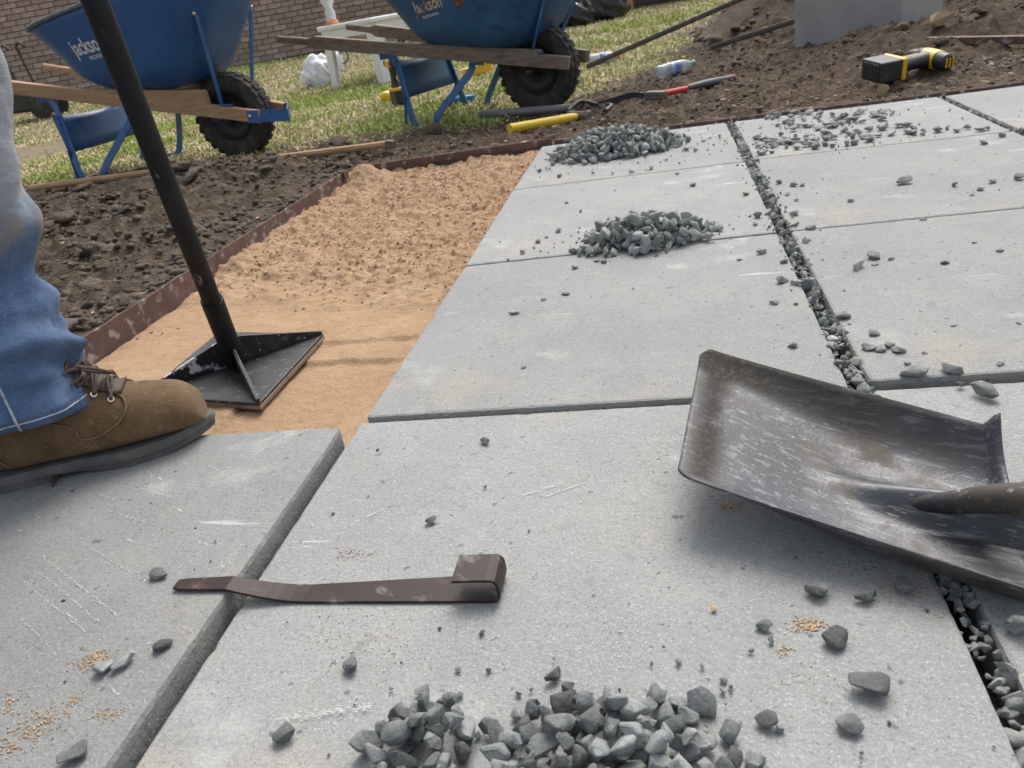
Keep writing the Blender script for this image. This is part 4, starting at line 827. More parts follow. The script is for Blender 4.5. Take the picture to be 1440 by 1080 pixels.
m.loft([[Vector((c[0]+(w[1]+.004*math.sin(i+2*t))*math.cos(t), c[1]+(w[0]+.004*math.sin(i*1.3+3*t))*math.sin(t), c[2])) for t in [2*math.pi*k/36 for k in range(36)]] for i, (c, w) in enumerate(hh)], False)
for sgn, hand in ((-1, TOP), (1, TOP-HD*.17)):
    a = hip+Vector((.15, .03+sgn*.13, .45)); b = hip+Vector((.30, .03+sgn*.20, .26)); e = Vector(hand)+Vector((-.055, sgn*.035, .0)); m.tube(catmull([a, a.lerp(b, .5), b, b.lerp(e, .5), b.lerp(e, .85)], 24), lambda t: .085-.042*t, 16)
m.build('shirt', M_shirt, person, smooth=True)
m = MB(); hc = hip+Vector((.265, .045, .715)); 
for i in range(9):
    pass
m.lathe([(.0001, .095), (.05, .085), (.085, .05), (.098, .0), (.096, -.05), (.085, -.075)], 24, Matrix.Translation(hc) @ Matrix.Rotation(-.35, 4, 'Y')); m.build('hair', M_hair, person, smooth=True)
# seat of the jeans
m = MB(); hh = [(hip+Vector((.02, 0, -.20)), .16, .15), (hip+Vector((.01, 0, -.12)), .20, .18), (hip+Vector((0, 0, -.02)), .195, .175), (hip+Vector((.02, .005, .08)), .175, .15)]
m.loft([[Vector((c[0]+wx*math.cos(t), c[1]+wy*math.sin(t), c[2])) for t in [2*math.pi*k/36 for k in range(36)]] for c, wy, wx in hh], True)
me = newmesh('jeans', m.v, m.f, True); fattr(me, 'fade', [0]*len(m.v)); fattr(me, 'dust', [0]*len(m.v)); link('jeans', me, M_jean, person)
# ================================================================ WHEELBARROWS
def text_mesh(body, size, shear=0, bold=.0):
    c = bpy.data.curves.new('lettering', 'FONT'); c.body = body; c.size = size; c.offset = bold; c.shear = shear; c.resolution_u = 3
    o = bpy.data.objects.new('lettering', c); COL.objects.link(o); dg = bpy.context.evaluated_depsgraph_get(); me = bpy.data.meshes.new_from_object(o.evaluated_get(dg)); bpy.data.objects.remove(o); bpy.data.curves.remove(c)
    bm = bmesh.new(); bm.from_mesh(me); bmesh.ops.triangulate(bm, faces=bm.faces); bmesh.ops.remove_doubles(bm, verts=bm.verts, dist=1e-6); bm.to_mesh(me); bm.free(); return me
def barrow(loc, yaw, label, hs, hz, hf, gz, gs, fx, fs, tx, wood, paint, rusty, tz=0):
    t = thing('wheelbarrow', loc, label, 'wheelbarrow', yaw)
    def hp(x, sd): q = (hf-x)/1.52; return Vector((x, sd*(hs+(gs-hs)*q), hz+(gz-hz)*q))
    for sd in (-1, 1):                                     # timber handles with turned grips
        m = MB(); a, b, c, e = hp(hf, sd), hp(hf-1.30, sd), hp(hf-1.345, sd), hp(hf-1.52, sd); dd = (e-a).normalized(); up = Vector((0, 0, 1))
        rings = []; side = dd.cross(up).normalized(); u = side.cross(dd)
        sq = [(1, 1), (.5, 1), (0, 1), (-.5, 1), (-1, 1), (-1, .5), (-1, 0), (-1, -.5), (-1, -1), (-.5, -1), (0, -1), (.5, -1), (1, -1), (1, -.5), (1, 0), (1, .5)]
        for p, w, h, rd in ((a, .020, .028, 0), (b, .020, .030, 0), (c, .017, .019, .8), (e, .0165, .018, 1)):
            rings.append([p+side*(x*w*(1-rd)+w*rd*math.cos(math.pi/4+math.pi*k/8))+u*(y*h*(1-rd)+h*rd*math.sin(math.pi/4+math.pi*k/8)) for k, (x, y) in enumerate(sq)])
        m.loft(rings); m.build('handle', wood, t, bevel=.003, autos=30)
        # riser wedge between handle and tray
        m = MB(); p0, p1 = hp(tx-.02, sd), hp(tx-.62, sd); zb = lambda x: tz+.352+(.43-.352)*(tx-.10-x)/.56
        v = []
        for p in (p0, p1):
            for y in (-.019, .019): v += [Vector((p.x, p.y*.98+y, p.z+.029)), Vector((p.x, p.y*.98+y, max(zb(p.x)-.002, p.z+.034)))]
        m.add(v, [(0, 1, 3, 2), (4, 6, 7, 5), (0, 4, 5, 1), (2, 3, 7, 6), (0, 2, 6, 4), (1, 5, 7, 3)]); m.build('riser_wedge', wood if not rusty else M_wood_old, t, bevel=.002)
        # bent steel leg
        tr, tf = hp(fx-.17, sd), hp(fx+.27, sd); ys = sd*fs
        pl = [Vector((tr.x-.05, tr.y, tr.z-.034)), Vector((tr.x, tr.y, tr.z-.036)), Vector((tr.x+.045, tr.y+(ys-tr.y)*.1, tr.z-.075)), Vector((fx-.08, ys, .08)), Vector((fx-.052, ys, .020)), Vector((fx-.02, ys, .010)), Vector((fx+.02, ys, .010)), Vector((fx+.052, ys, .020)), Vector((fx+.09, ys, .08)), Vector((tf.x-.03, tf.y, tf.z-.08)), Vector((tf.x, tf.y, tf.z-.036)), Vector((tf.x+.06, tf.y, tf.z-.034))]
        m = MB(); m.sweep(catmull(pl, 60), lambda q: [(-.016, -.004), (0, -.006), (.016, -.004), (.016, .004), (0, .002), (-.016, .004)], False, True, (0, 1, 0.001)); 
        m.build('leg', M_bluebar, t, autos=30)
        m = MB(); m.beam((fx-.165, ys*.80, .004), (fx-.095, ys, .17), .024, .005, (1, 0, 0)); m.build('leg_brace', M_bluebar, t, bevel=.001)
        # tray brace at the nose
        b0, b1 = hp(.04, sd)+Vector((0, 0, .028)), Vector((tx+.115, sd*.215, .655+tz))
        m = MB(); m.beam(b0, b1-Vector((0, 0, .02)), .026, .005, (1, 0, 0)); m.beam(b0+Vector((-.01, 0, .004)), b0+Vector((.055, 0, -.001)), .026, .005); m.beam(b1-Vector((0, 0, .022)), b1+Vector((.004, 0, .02)), .026, .005, (1, 0, 0)); st_ = m.build('tray_brace', M_bluebar, t, bevel=.001)
        m = MB(); m.lathe([(.009, -.004), (.009, .004), (.005, .008), (.0001, .009)], 10, Matrix.Translation(b1+Vector((.0, sd*.012, .0))) @ Matrix.Rotation(-sd*math.pi/2, 4, 'X')); m.build('bolt', M_metal, st_, smooth=True)
        # axle bracket
        m = MB(); p = hp(0, sd); m.beam(p+Vector((-.05, -sd*.02, -.03)), Vector((0, sd*.075, .2)), .03, .004, (0, 1, 0)); m.beam(p+Vector((.05, -sd*.02, -.03)), Vector((0, sd*.075, .2)), .03, .004, (0, 1, 0)); m.build('axle_bracket', M_blkpl if rusty else M_bluebar, t)
    m = MB(); m.tube([(0, -hs-.01, .2), (0, hs+.01, .2)], .009, 10); m.build('axle', M_iron, t, smooth=True)
    # leg panel
    m = MB(); v = []
    for i in range(11):
        y = -fs+2*fs*i/10
        for j in range(5):
            zz = .165+.175*j/4-(.02*math.sin(math.pi*i/10) if j == 4 else 0); v.append((fx-.10-.03*j/4+.03*math.sin(math.pi*i/10)*.6, y*(1-.04*j/4), zz))
    m.add(v, [(i*5+j, i*5+j+1, (i+1)*5+j+1, (i+1)*5+j) for i in range(10) for j in range(4)]); m.build('leg_panel', M_bluebar if not rusty else M_blue_old, t, smooth=True, solid=.003)
    m = MB(); m.beam((fx-.102, -fs, .165), (fx-.102, fs, .165), .012, .012); m.build('panel_lip', M_bluebar, t)
    # tray
    def ring(q, n=72, inset=0):
        qq = min(q/.22, 1); hw = .165+.055*(1-(1-qq)**2)+.125*q; xr = tx-.56-.075*(1-(1-qq)**2)-.17*q**1.1; xf = tx-.14+.07*(1-(1-qq)**2)+.34*q
        out = []
        for k in range(n):
            a = 2*math.pi*k/n; c, s = math.cos(a), math.sin(a); e = .42
            x = (xr+xf)/2+(xf-xr)/2*(1-inset)*math.copysign(abs(c)**e, c); hwx = hw*(1-.16*max(0, (x-(xr+xf)/2)/((xf-xr)/2))**2); y = hwx*(1-inset)*math.copysign(abs(s)**e, s)
            zb = tz+.352+(.43-.352)*(tx-.10-x)/.56; zt = tz+.715+.13*(x-(tx-.80))/1.1
            out.append(Vector((x, y, zb+(zt-zb)*q)))
        return out
    qs = [0, .015, .04, .08, .13, .2, .3, .4, .5, .6, .7, .8, .9, 1.0]
    m = MB(); m.loft([ring(0, inset=.5), ring(0, inset=.08)]+[ring(q) for q in qs[1:]], False); m.f.append(tuple(range(72)))
    tray = m.build('tray', paint, t, smooth=True, solid=.003)
    m = MB(); m.tube(ring(1.0), .011, 10, closed=True); m.build('rim', M_rim if not rusty else M_rust, tray, smooth=True)
    if rusty is not None:
        bt = BVHTree.FromPolygons(m0 := [v for r_ in [ring(q) for q in qs] for v in r_], [(i*72+k, i*72+(k+1) % 72, (i+1)*72+(k+1) % 72, (i+1)*72+k) for i in range(len(qs)-1) for k in range(72)])
        def wrap(me, x0, z0, sx, tilt, mt, name):
            ok = True
            for v in me.vertices:
                x = x0+v.co.x*sx*math.cos(tilt)-v.co.y*math.sin(tilt); z = z0+v.co.x*sx*math.sin(tilt)+v.co.y*math.cos(tilt)
                hit = bt.ray_cast(Vector((x, -2, z)), Vector((0, 1, 0)))
                v.co = (hit[0]+Vector((0, -.0035, .0))) if hit[0] else Vector((x, -.3, z))
            return link(name, me, mt, tray)
        if not rusty:
            wrap(text_mesh('jackson', .095, 0, .0016), tx-.535, .575, .66, .05, M_letter, 'lettering')
            wrap(text_mesh('PROFESSIONAL', .023, .1, .0004), tx-.47, .548, .95, .05, M_letter, 'lettering')
        else:
            wrap(text_mesh('Jackson', .076, .25, .0012), tx-.55, .520, .70, .10, M_letter_old, 'lettering')
            wrap(text_mesh('PROFESSIONAL', .016, .25, .0002), tx-.52, .497, .9, .10, M_letter, 'lettering')
            bm = bmesh.new(); bmesh.ops.create_circle(bm, cap_ends=True, cap_tris=True, segments=26, radius=.05); bmesh.ops.subdivide_edges(bm, edges=bm.edges, cuts=1)
            for v in bm.verts: k = 1+.35*math.sin(v.co.x*160+1)*math.sin(v.co.y*120); v.co.x *= k*.6; v.co.y *= k*1.1
            me = bpy.data.meshes.new('rust_patch'); bm.to_mesh(me); bm.free(); wrap(me, tx-.30, .57, 1, .1, M_rust, 'rust_patch')
    # wheel
    w = bpy.data.objects.new('wheel', None); COL.objects.link(w); w.parent = t; w.location = (0, 0, .2); RX_ = Matrix.Rotation(math.pi/2, 4, 'X')
    prof = [(.112, -.036), (.125, -.044), (.150, -.050), (.175, -.048), (.188, -.040), (.1935, -.020), (.195, 0), (.1935, .020), (.188, .040), (.175, .048), (.150, .050), (.125, .044), (.112, .036), (.112, -.036)]
    m = MB(); m.lathe(prof, 56, RX_)
    for k in range(26):
        for row, (yy, sk_) in enumerate(((-.034, .35), (0, 0), (.034, -.35))):
            a = 2*math.pi*(k+.5*(row % 2))/26; rr_ = .1955 if row == 1 else .190
            p = Vector((rr_*math.cos(a), yy, rr_*math.sin(a))); M_ = Matrix.Rotation(-a, 3, 'Y') @ Matrix.Rotation(sk_, 3, 'X')
            cb = [M_ @ Vector((dx*.0048, dy*.0140, dz*.015)) + p for dz in (-1, 1) for dy in (-1, 1) for dx in (-1, 1)]
            m.add(cb, [(0, 2, 3, 1), (4, 5, 7, 6), (0, 1, 5, 4), (2, 6, 7, 3), (0, 4, 6, 2), (1, 3, 7, 5)])
    m.build('tyre', M_tyre, w, autos=35)
    m = MB(); m.lathe([(.018, -.050), (.02, -.046), (.03, -.024), (.06, -.016), (.092, -.022), (.105, -.036), (.114, -.044), (.116, -.040), (.110, -.028), (.108, 0), (.110, .028), (.116, .040), (.114, .044), (.105, .036), (.092, .022), (.06, .016), (.03, .024), (.018, .050)], 40, RX_); m.build('rim', M_rimblk, w, autos=40)
    if not rusty:                                           # blue nose strap round the handle ends
        m = MB(); a, b = hp(hf-.045, -1), hp(hf-.045, 1); m.strap([a+Vector((-.01, -.0225, 0)), a+Vector((.035, -.023, -.004)), a+Vector((.075, .02, -.012)), Vector((hf+.075, 0, hz-.02)), b+Vector((.075, -.02, -.012)), b+Vector((.035, .023, -.004)), b+Vector((-.01, .0225, 0))], .004, .056, (0, 0, 1)); ns = m.build('nose_strap', M_bluebar, t, autos=40)
        m = MB(); m.lathe([(.010, 0), (.009, .006), (.0001, .008)], 10, Matrix.Translation(a+Vector((.005, -.0245, 0))) @ Matrix.Rotation(math.pi/2, 4, 'X')); m.build('bolt', M_metal, ns, smooth=True)
    return t
barrow((-2.077, 3.801, -.035), -.115, 'clean blue wheelbarrow with new pale timber handles behind the dug soil heap', .11, .185, .22, .565, .28, -.69, .29, -.005, M_wood_new, M_blue, False)
barrow((-.59, 4.037, -.06), -.322, 'weathered blue wheelbarrow with rust stains and grey timber handles beside the yellow hammer', .11, .215, .21, .52, .285, -.53, .25, .10, M_wood_old, M_blue_old, True, -.05)

# ================================================================ THINGS ON THE SOIL
def gz_(x, y): return float(zg(x, y))
def along(a, b, lift=0):
    a = Vector((a[0], a[1], gz_(a[0], a[1])+lift)); b = Vector((b[0], b[1], gz_(b[0], b[1])+lift)); return a, b
# long thin timber pole lying behind the soil heap, pink string at its end
a, b = along((-2.9246, 3.2947, 0.0200), (-1.1293, 3.2050, 0.0000), .015); a.z = .03; b.z = .012
pole = thing('timber_stake', a, 'long thin tan timber stake lying on the soil in front of the clean wheelbarrow', 'timber stake')
m = MB(); m.tube([Vector((0, 0, 0)), (b-a)*.35+Vector((0, 0, .004)), (b-a)*.7, b-a], lambda t: .014+.002*math.sin(t*9), 8); m.build('shaft', M_wood_new, pole, autos=40)
m = MB(); m.box(b-a+Vector((.012, 0, 0)), (.035, .035, .03), (0, .2, .1)); m.build('dark_tip', M_wood_old, pole, bevel=.006)
m = MB(); m.tube(catmull([Vector((0, 0, .016)), Vector((-.05, -.03, .0)), Vector((-.10, -.02, .01)), Vector((-.15, -.05, -.01))], 16), .006, 6); m.build('pink_string', M_pink, pole, smooth=True)
# sledge hammer, yellow handle
a, b = along((-0.5966, 3.1007, 0.0300), (-0.3700, 3.3670, 0.0300), .034)
sl = thing('sledgehammer', a, 'short sledgehammer with yellow fibreglass handle lying by the weathered wheelbarrow wheel', 'hammer'); d = (b-a); L_ = d.length; dn = d.normalized(); sd = Vector((-dn.y, dn.x, 0))
m = MB(); m.tube([Vector((0, 0, 0)), dn*.02, dn*L_*.5, d*.93, d], lambda t: .0185 if t < .85 else .015, 16); m.build('handle', M_yellow, sl, autos=45)
m = MB(); c = d+dn*.02
for k in (0,): m.sweep([c-sd*.062, c-sd*.056, c-sd*.03, c+sd*.03, c+sd*.056, c+sd*.062], lambda t: [((.020 if t in (0, 1) else (.0265 if t < .3 or t > .7 else .022))*math.cos(q), (.020 if t in (0, 1) else (.0265 if t < .3 or t > .7 else .022))*math.sin(q)) for q in [2*math.pi*i/8+math.pi/8 for i in range(8)]], False, True, (0, 0, 1))
m.build('head', M_iron, sl, bevel=.002)
# red and black hammer handle
a, b = along((-0.0394, 3.4840, 0.0200), (0.2870, 3.8457, 0.0220), .026)
rh = thing('hammer', a, 'hammer with black rubber grip and red shaft lying on the dark soil', 'hammer'); d = b-a; dn = d.normalized(); sd = Vector((-dn.y, dn.x, 0))
m = MB(); m.tube([d*0, d*.2, d*.38], .012, 12); m.build('shaft', M_red, rh, autos=45)
m = MB(); m.tube(catmull([d*.37, d*.5, d*.7, d*.85, d*.985], 14), lambda t: .015+.004*math.sin(t*3.4)**2+.004*t, 14); m.build('grip', M_blkpl, rh, autos=45)
m = MB(); m.tube([d*.98, d*1.0], .0185, 14); m.build('butt_cap', M_red, rh, autos=45)
m = MB(); m.box(-dn*.012, (.035, .10, .034), (0, 0, math.atan2(dn.y, dn.x))); m.build('head', M_iron, rh, bevel=.006)
# cordless drill lying on its side
def drill(loc, rz, rx, label, name='cordless_drill', small=False):
    t = thing(name, loc, label, 'power tool', rz); t.rotation_euler = (rx, 0, rz)
    m = MB(); m.box((0, 0, 0), (.082, .070, .115)); o = m.build('battery', M_blkpl, t, bevel=.007)
    m = MB(); m.box((-.0425, 0, 0), (.004, .050, .085)); [m.box((-.043, 0, z), (.006, .056, .004)) for z in (-.03, -.01, .01, .03)]; m.build('battery_ribs', M_blkpl, o, bevel=.001)
    m = MB(); m.box((.047, 0, 0), (.020, .074, .118)); m.build('battery_collar', M_yel, t, bevel=.008)
    m = MB(); m.sweep([(.050, 0, 0), (.075, 0, 0), (.11, 0, .004), (.145, 0, .008), (.175, 0, .010)], lambda q: [((.034-.014*math.sin(min(q*1.6, 1)*math.pi/2)+.008*q*q)*math.cos(k), (.048-.024*math.sin(min(q*1.6, 1)*math.pi/2)+.014*q*q)*math.sin(k)) for k in [2*math.pi*i/14 for i in range(14)]], False, True, (0, 0, 1)); m.build('grip', M_blkpl, t, autos=45)
    m = MB(); m.sweep([(.07, -.0, .0), (.11, 0, .006), (.15, 0, .010)], lambda q: [(.006+.018*math.cos(k), .014+.014*math.sin(k)) for k in [2*math.pi*i/10 for i in range(10)]], False, True, (0, 0, 1)); m.build('grip_inlay', M_yel, t, autos=45)
    m = MB(); m.lathe([(.020, -.095), (.027, -.088), (.030, -.05), (.031, .03), (.028, .055), (.021, .062), (.021, .085), (.0155, .105), (.008, .108)], 22, Matrix.Translation((.195, 0, .012))); hd_ = m.build('motor_housing', M_blkpl, t, autos=40)
    m = MB(); m.lathe([(.0318, -.045), (.0325, -.04), (.0325, .02), (.0318, .026)], 22, Matrix.Translation((.195, 0, .012))); m.build('housing_band', M_yel, hd_, autos=40)
    m = MB(); [m.box((.195+.012*k, 0, -.0845), (.004, .030, .006)) for k in (-1, 0, 1)]; m.build('vent', M_yel, hd_)
    m = MB(); m.box((.150, 0, .040), (.018, .016, .026)); m.build('trigger', M_blkpl, t, bevel=.004)
    return t
p = (0.7234, 3.0972, 0.0350); drill((p[0], p[1], gz_(p[0], p[1])+.050), -.62+1.0, math.radians(-84), 'black and yellow cordless drill lying on the dark soil below the concrete block')
p = (-1.5914, 4.9093, 0.0000); dd_ = drill((p[0], p[1], gz_(p[0], p[1])+.05), 1.9, 0, 'yellow and black cordless tool standing on its battery behind the weathered wheelbarrow leg'); dd_.rotation_euler = (0, -math.pi/2, 2.2)
# concrete block post
bx0, bx1, bx2 = Vector((0.6789, 4.8074, 0.0000)), Vector((1.1088, 4.4180, 0.0000)), Vector((1.2306, 4.6315, 0.0000))
u_ = (bx1-bx0); u_.z = 0; wd = u_.length; u_.normalize(); v_ = Vector((-u_.y, u_.x, 0)); cb = bx0+u_*wd/2+v_*.20
m = MB(); m.box((0, 0, .24), (wd, .40, .62)); o = m.build('concrete_post', M_post, bevel=.006); o.location = (cb.x, cb.y, -.06); o.rotation_euler = (0, 0, math.atan2(u_.y, u_.x)); tag(o, 'plain square grey concrete post set in the heaped soil', 'concrete post')
# long rails lying in front of the soil mound
for i, (p0, p1, lab) in enumerate([((-0.4639, 5.1696, 0.0000), (0.8325, 5.9214, 0.0300), 'long dark steel edging rail running towards the concrete post beside the water bottle'), ((0.2578, 5.0003, 0.0300), (0.7444, 5.2409, 0.0300), 'shorter dark steel rail lying under the long rail by the concrete post')]):
    a = Vector(p0); b = Vector(p1); a.z = gz_(a.x, a.y)+.02; b.z = gz_(b.x, b.y)+.04
    m = MB(); m.beam(a, b, .018, .022); m.beam(a+Vector((0, 0, .012)), b+Vector((0, 0, .012)), .008, .014); tag(m.build('edging_rail', M_rail, bevel=.003), lab, 'edging rail')
a = Vector((1.0741, 3.8600, 0.0900)); b = Vector((1.3418, 3.6107, 0.1000)); b = b+(b-a)*.5; a.z = gz_(a.x, a.y)+.0; b.z = gz_(b.x, b.y)+.02; m = MB(); m.beam(a, b, .03, .03); tag(m.build('edging_rail', M_edge, bevel=.003), 'dark rail half buried in the soil to the side of the concrete post', 'edging rail')
# flat tan stone and shale chips on soil
for (p, s, lab) in [((1.1494, 3.9170, 0.1000), .055, 'pale flat flake of rock standing in the soil beside the concrete post'), ((0.6959, 2.9422, 0.0000), .035, 'light tan broken clay chip lying on the soil at the far edging strip')]:
    bm = bmesh.new(); r3 = random.Random(int(p[0]*999))
    for _ in range(14): bm.verts.new((r3.uniform(-1, 1)*s, r3.uniform(-.35, .35)*s, r3.uniform(-.6, .9)*s))
    bmesh.ops.convex_hull(bm, input=bm.verts); me = bpy.data.meshes.new('rock_chip'); bm.to_mesh(me); bm.free(); o = link('rock_chip', me, M_chip, None, (p[0], p[1], gz_(p[0], p[1])+s*.25)); tag(o, lab, 'rock chip')
# water bottle with blue label
def bottle(a, b, r, label, mt, capm, lab=True, cat='bottle', name='water_bottle'):
    a = Vector(a); b = Vector(b); t = thing(name, a, label, cat); d = b-a; L_ = d.length; M_ = d.to_track_quat('Z', 'Y').to_matrix().to_4x4()
    pr = [(.0001, .004), (r*.8, 0), (r, .012), (r*.94, L_*.18), (r, L_*.22), (r*.95, L_*.30), (r, L_*.34), (r, L_*.60), (r*.96, L_*.64), (r*.98, L_*.68), (r*.75, L_*.80), (r*.42, L_*.88), (r*.40, L_*.93)]
    m = MB(); m.lathe(pr, 20, M_); m.build('bottle_body', mt, t, smooth=True, solid=.0012)
    if lab: m = MB(); m.lathe([(r*1.015, L_*.36), (r*1.02, L_*.48), (r*1.015, L_*.60)], 20, M_); m.f = [f for f in m.f if len(f) == 4]; m.build('label', M_label, t, smooth=True)
    m = MB(); m.lathe([(r*.46, L_*.93), (r*.46, L_*.995), (r*.40, L_), (.0001, L_)], 16, M_); m.build('cap', capm, t, autos=40); return t
a, b = (-0.0504, 4.4322, 0.0300), (0.0723, 5.0154, 0.0300); a = Vector(a); b = Vector(b); dn = (b-a); dn.z = 0; dn = dn.normalized(); a.z = gz_(a.x, a.y)+.034; e = a+Vector((.86, .5, 0))*.23; e.z = a.z+.01
b_ = (Vector((0.0887, 5.0316, 0.0300))-a); bottle(a, e, .033, 'clear plastic water bottle with blue label and green cap lying in the grass', M_clear, M_green)
p = Vector((-0.4712, 5.4225, 0.0300)); p.z = gz_(p.x, p.y)+.04; bottle(p, p+Vector((.20, -.05, .0)), .036, 'crumpled clear plastic bottle with orange cap lying on the lawn behind the wheel', M_foil, M_orange, True)
# pipes and hose behind the wheel
a, b = Vector((-0.8851, 3.9271, 0.0200)), Vector((-0.5268, 3.7767, 0.0200)); a.z = gz_(a.x, a.y)+.03; b.z = gz_(b.x, b.y)+.03; b = b+(b-a)*.3
m = MB(); n_ = 14; m.tube([a, a.lerp(b, .33), a.lerp(b, .66), b], .017, n_); m.f = [f for f in m.f if len(f) == 4]; o = m.build('conduit_pipe', M_conduit, smooth=True, solid=.003); tag(o, 'short grey plastic conduit pipe lying open ended behind the weathered wheelbarrow', 'pipe')
pts = [Vector(q) for q in ((-0.4404, 3.6675, 0.0200), (-0.3906, 3.8177, 0.0200), (-0.3066, 3.7738, 0.0200), (-0.2395, 3.5904, 0.0200), (-0.2561, 3.4620, 0.0200))]
for q in pts: q.z = gz_(q.x, q.y)+.016
m = MB(); m.tube(catmull(pts, 30), .010, 10); tag(m.build('hose', M_blkpl, smooth=True), 'loop of black rubber hose on the soil beside the weathered wheelbarrow tyre', 'hose')
pts = [Vector(q) for q in ((-0.3017, 3.6855, 0.0100), (-0.2176, 3.7618, 0.0150), (-0.1470, 3.7533, 0.0300), (-0.0838, 3.7180, 0.0400))]
for k, q in enumerate(pts): q.z = gz_(q.x, q.y)+.014+.006*k
m = MB(); m.strap(catmull(pts, 20), .004, .026, (0, 0, 1)); o = m.build('plastic_edging', M_blkpl); tag(o, 'strip of black plastic lawn edging curving out of the soil by the hose', 'edging strip')
p = Vector((-1.1743, 4.5767, 0.0000)); q = Vector((-1.0482, 4.5862, 0.0000)); p.z = q.z = gz_(p.x, p.y)+.02; m = MB(); m.tube([p, p.lerp(q, .5), q], .014, 10); tag(m.build('blue_tube', mat('blue_plastic', (.03, .22, .55), rough=.4), smooth=True), 'short bright blue plastic tube on the grass behind the weathered wheelbarrow leg', 'tube')
p = Vector((-1.4337, 6.0177, 0.0000)); q = Vector((-1.2397, 6.1187, 0.0000)); p.z = gz_(p.x, p.y)+.03; q.z = gz_(q.x, q.y)+.05; m = MB(); m.beam(p, q, .05, .05); m.beam(p+Vector((0, 0, .03)), q+Vector((0, 0, .03)), .06, .012); tag(m.build('spirit_level', M_yel, bevel=.004), 'yellow tool bar lying on the lawn seen beneath the weathered wheelbarrow', 'level')
p = Vector((-1.7484, 5.1582, 0.0000)); m = MB(); m.lathe([(.0001, 0), (.03, .004), (.045, .03), (.04, .055), (.02, .068), (.0001, .07)], 16); o = m.build('yellow_cap', M_yel, smooth=True, loc=(p.x, p.y, gz_(p.x, p.y))); tag(o, 'small rounded yellow plastic piece on the grass beside the standing cordless tool', 'plastic piece')
# clod by the near leg of the weathered barrow
# ================================================================ AT THE HOUSE
# white resin tables
def table(c, rz, s, h, label):
    t = thing('side_table', (c[0], c[1], gz_(c[0], c[1])), label, 'table', rz)
    m = MB(); m.box((0, 0, h-.02), (s, s, .04)); m.build('table_top', M_white, t, bevel=.012)
    m = MB(); [m.box((x*(s/2-.03), 0, h-.075), (.02, s-.12, .075)) for x in (-1, 1)]; [m.box((0, y*(s/2-.03), h-.0755), (s-.12, .02, .075)) for y in (-1, 1)]; m.build('apron', M_white, t, bevel=.004)
    for x in (-1, 1):
        for y in (-1, 1):
            m = MB(); X, Y = x*(s/2-.035), y*(s/2-.035); pr = [(0, 0), (-x*.11, 0), (-x*.11, -y*.02), (-x*.02, -y*.02), (-x*.02, -y*.11), (0, -y*.11)]; k_ = 1.06
            m.loft([[Vector((X*k_+a, Y*k_+b, 0)) for a, b in [(p_[0]*.75, p_[1]*.75) for p_ in pr]], [Vector((X+a+x*.012, Y+b+y*.012, h-.041)) for a, b in pr]]); m.build('leg', M_white, t, bevel=.003)
    return t
tA = Vector((-3.0219, 7.1513, 0.0000)); tB = Vector((-2.2625, 6.6435, 0.0000)); uu = tB-tA; wid = uu.length; uu.normalize(); vv = Vector((-uu.y, uu.x, 0)); tc_ = tA+uu*wid/2+vv*wid/2
s_ = min(max(wid+.1, .5), .78); TH = .50
table(tc_, math.atan2(uu.y, uu.x), s_, TH, 'white resin side table with the upturned bottle standing on its corner')
c2_ = Vector((-2.4021, 7.8333, 0.0000)); table(c2_+vv*.2, math.atan2(uu.y, uu.x)+.3, .45, .42, 'second white resin table standing behind the weathered wheelbarrow')
bp = tA+uu*.22+vv*.14; zt_ = gz_(tc_.x, tc_.y)+TH
t = thing('upturned_bottle', (bp.x, bp.y, zt_), 'crumpled clear bottle standing upside down on its orange cap on the table', 'bottle')
m = MB(); m.lathe([(.052, 0), (.055, .004), (.055, .026), (.046, .03), (.0001, .03)], 20); m.build('cap', M_orange, t, autos=40)
m = MB(); m.lathe([(.038, .030), (.042, .04), (.045, .10), (.034, .125), (.036, .14), (.058, .19), (.062, .21), (.054, .24), (.062, .26), (.060, .30), (.045, .33), (.0001, .335)], 20); m.build('bottle_body', M_foil, t, smooth=True)
def crumple(name, c, sz, mt, label, cat, seed, amp=.22, sub=4, lift=.4):
    bm = bmesh.new(); bmesh.ops.create_icosphere(bm, subdivisions=sub, radius=1); r4 = random.Random(seed); ph = [r4.uniform(0, 6) for _ in range(12)]
    for v in bm.verts:
        p = v.co.copy(); k = 1+amp*(math.sin(p.x*4+ph[0]+2*math.sin(p.y*3+ph[1]))*math.sin(p.y*5+ph[2])+.7*abs(math.sin(p.z*6+p.x*5+ph[3]))-.3+.5*math.sin(p.x*11+p.y*9+ph[4])*.6+.4*abs(math.sin(p.x*17+p.z*13+ph[5]+p.y*8)))
        v.co = Vector((p.x*k*sz[0], p.y*k*sz[1], max(p.z*k, -.62)*sz[2]))
    me = bpy.data.meshes.new(name); bm.to_mesh(me); bm.free(); me.polygons.foreach_set('use_smooth', [True]*len(me.polygons)); o = link(name, me, mt, None, (c[0], c[1], gz_(c[0], c[1])+sz[2]*.55)); return tag(o, label, cat)
p = (-3.1451, 7.4919, 0.0000); crumple('plastic_bag', (p[0]-.03, p[1]+.12), (.17, .14, .15), M_bagw, 'crumpled white plastic bag under the white side table', 'plastic bag', 3)
p = (-3.4119, 8.6909, 0.0000); o = thing('handled_bucket', (p[0], p[1], gz_(p[0], p[1])), 'small grey plastic jug with handle beside the white plastic bag', 'jug')
m = MB(); m.lathe([(.06, 0), (.07, .01), (.07, .14), (.05, .18), (.025, .20), (.025, .22)], 18); m.build('jug_body', M_bagw, o, autos=40); m = MB(); m.tube(catmull([(.05, 0, .18), (.12, .01, .19), (.13, .01, .11), (.07, 0, .07)], 16), .011, 8); m.build('jug_handle', M_conduit, o, smooth=True)
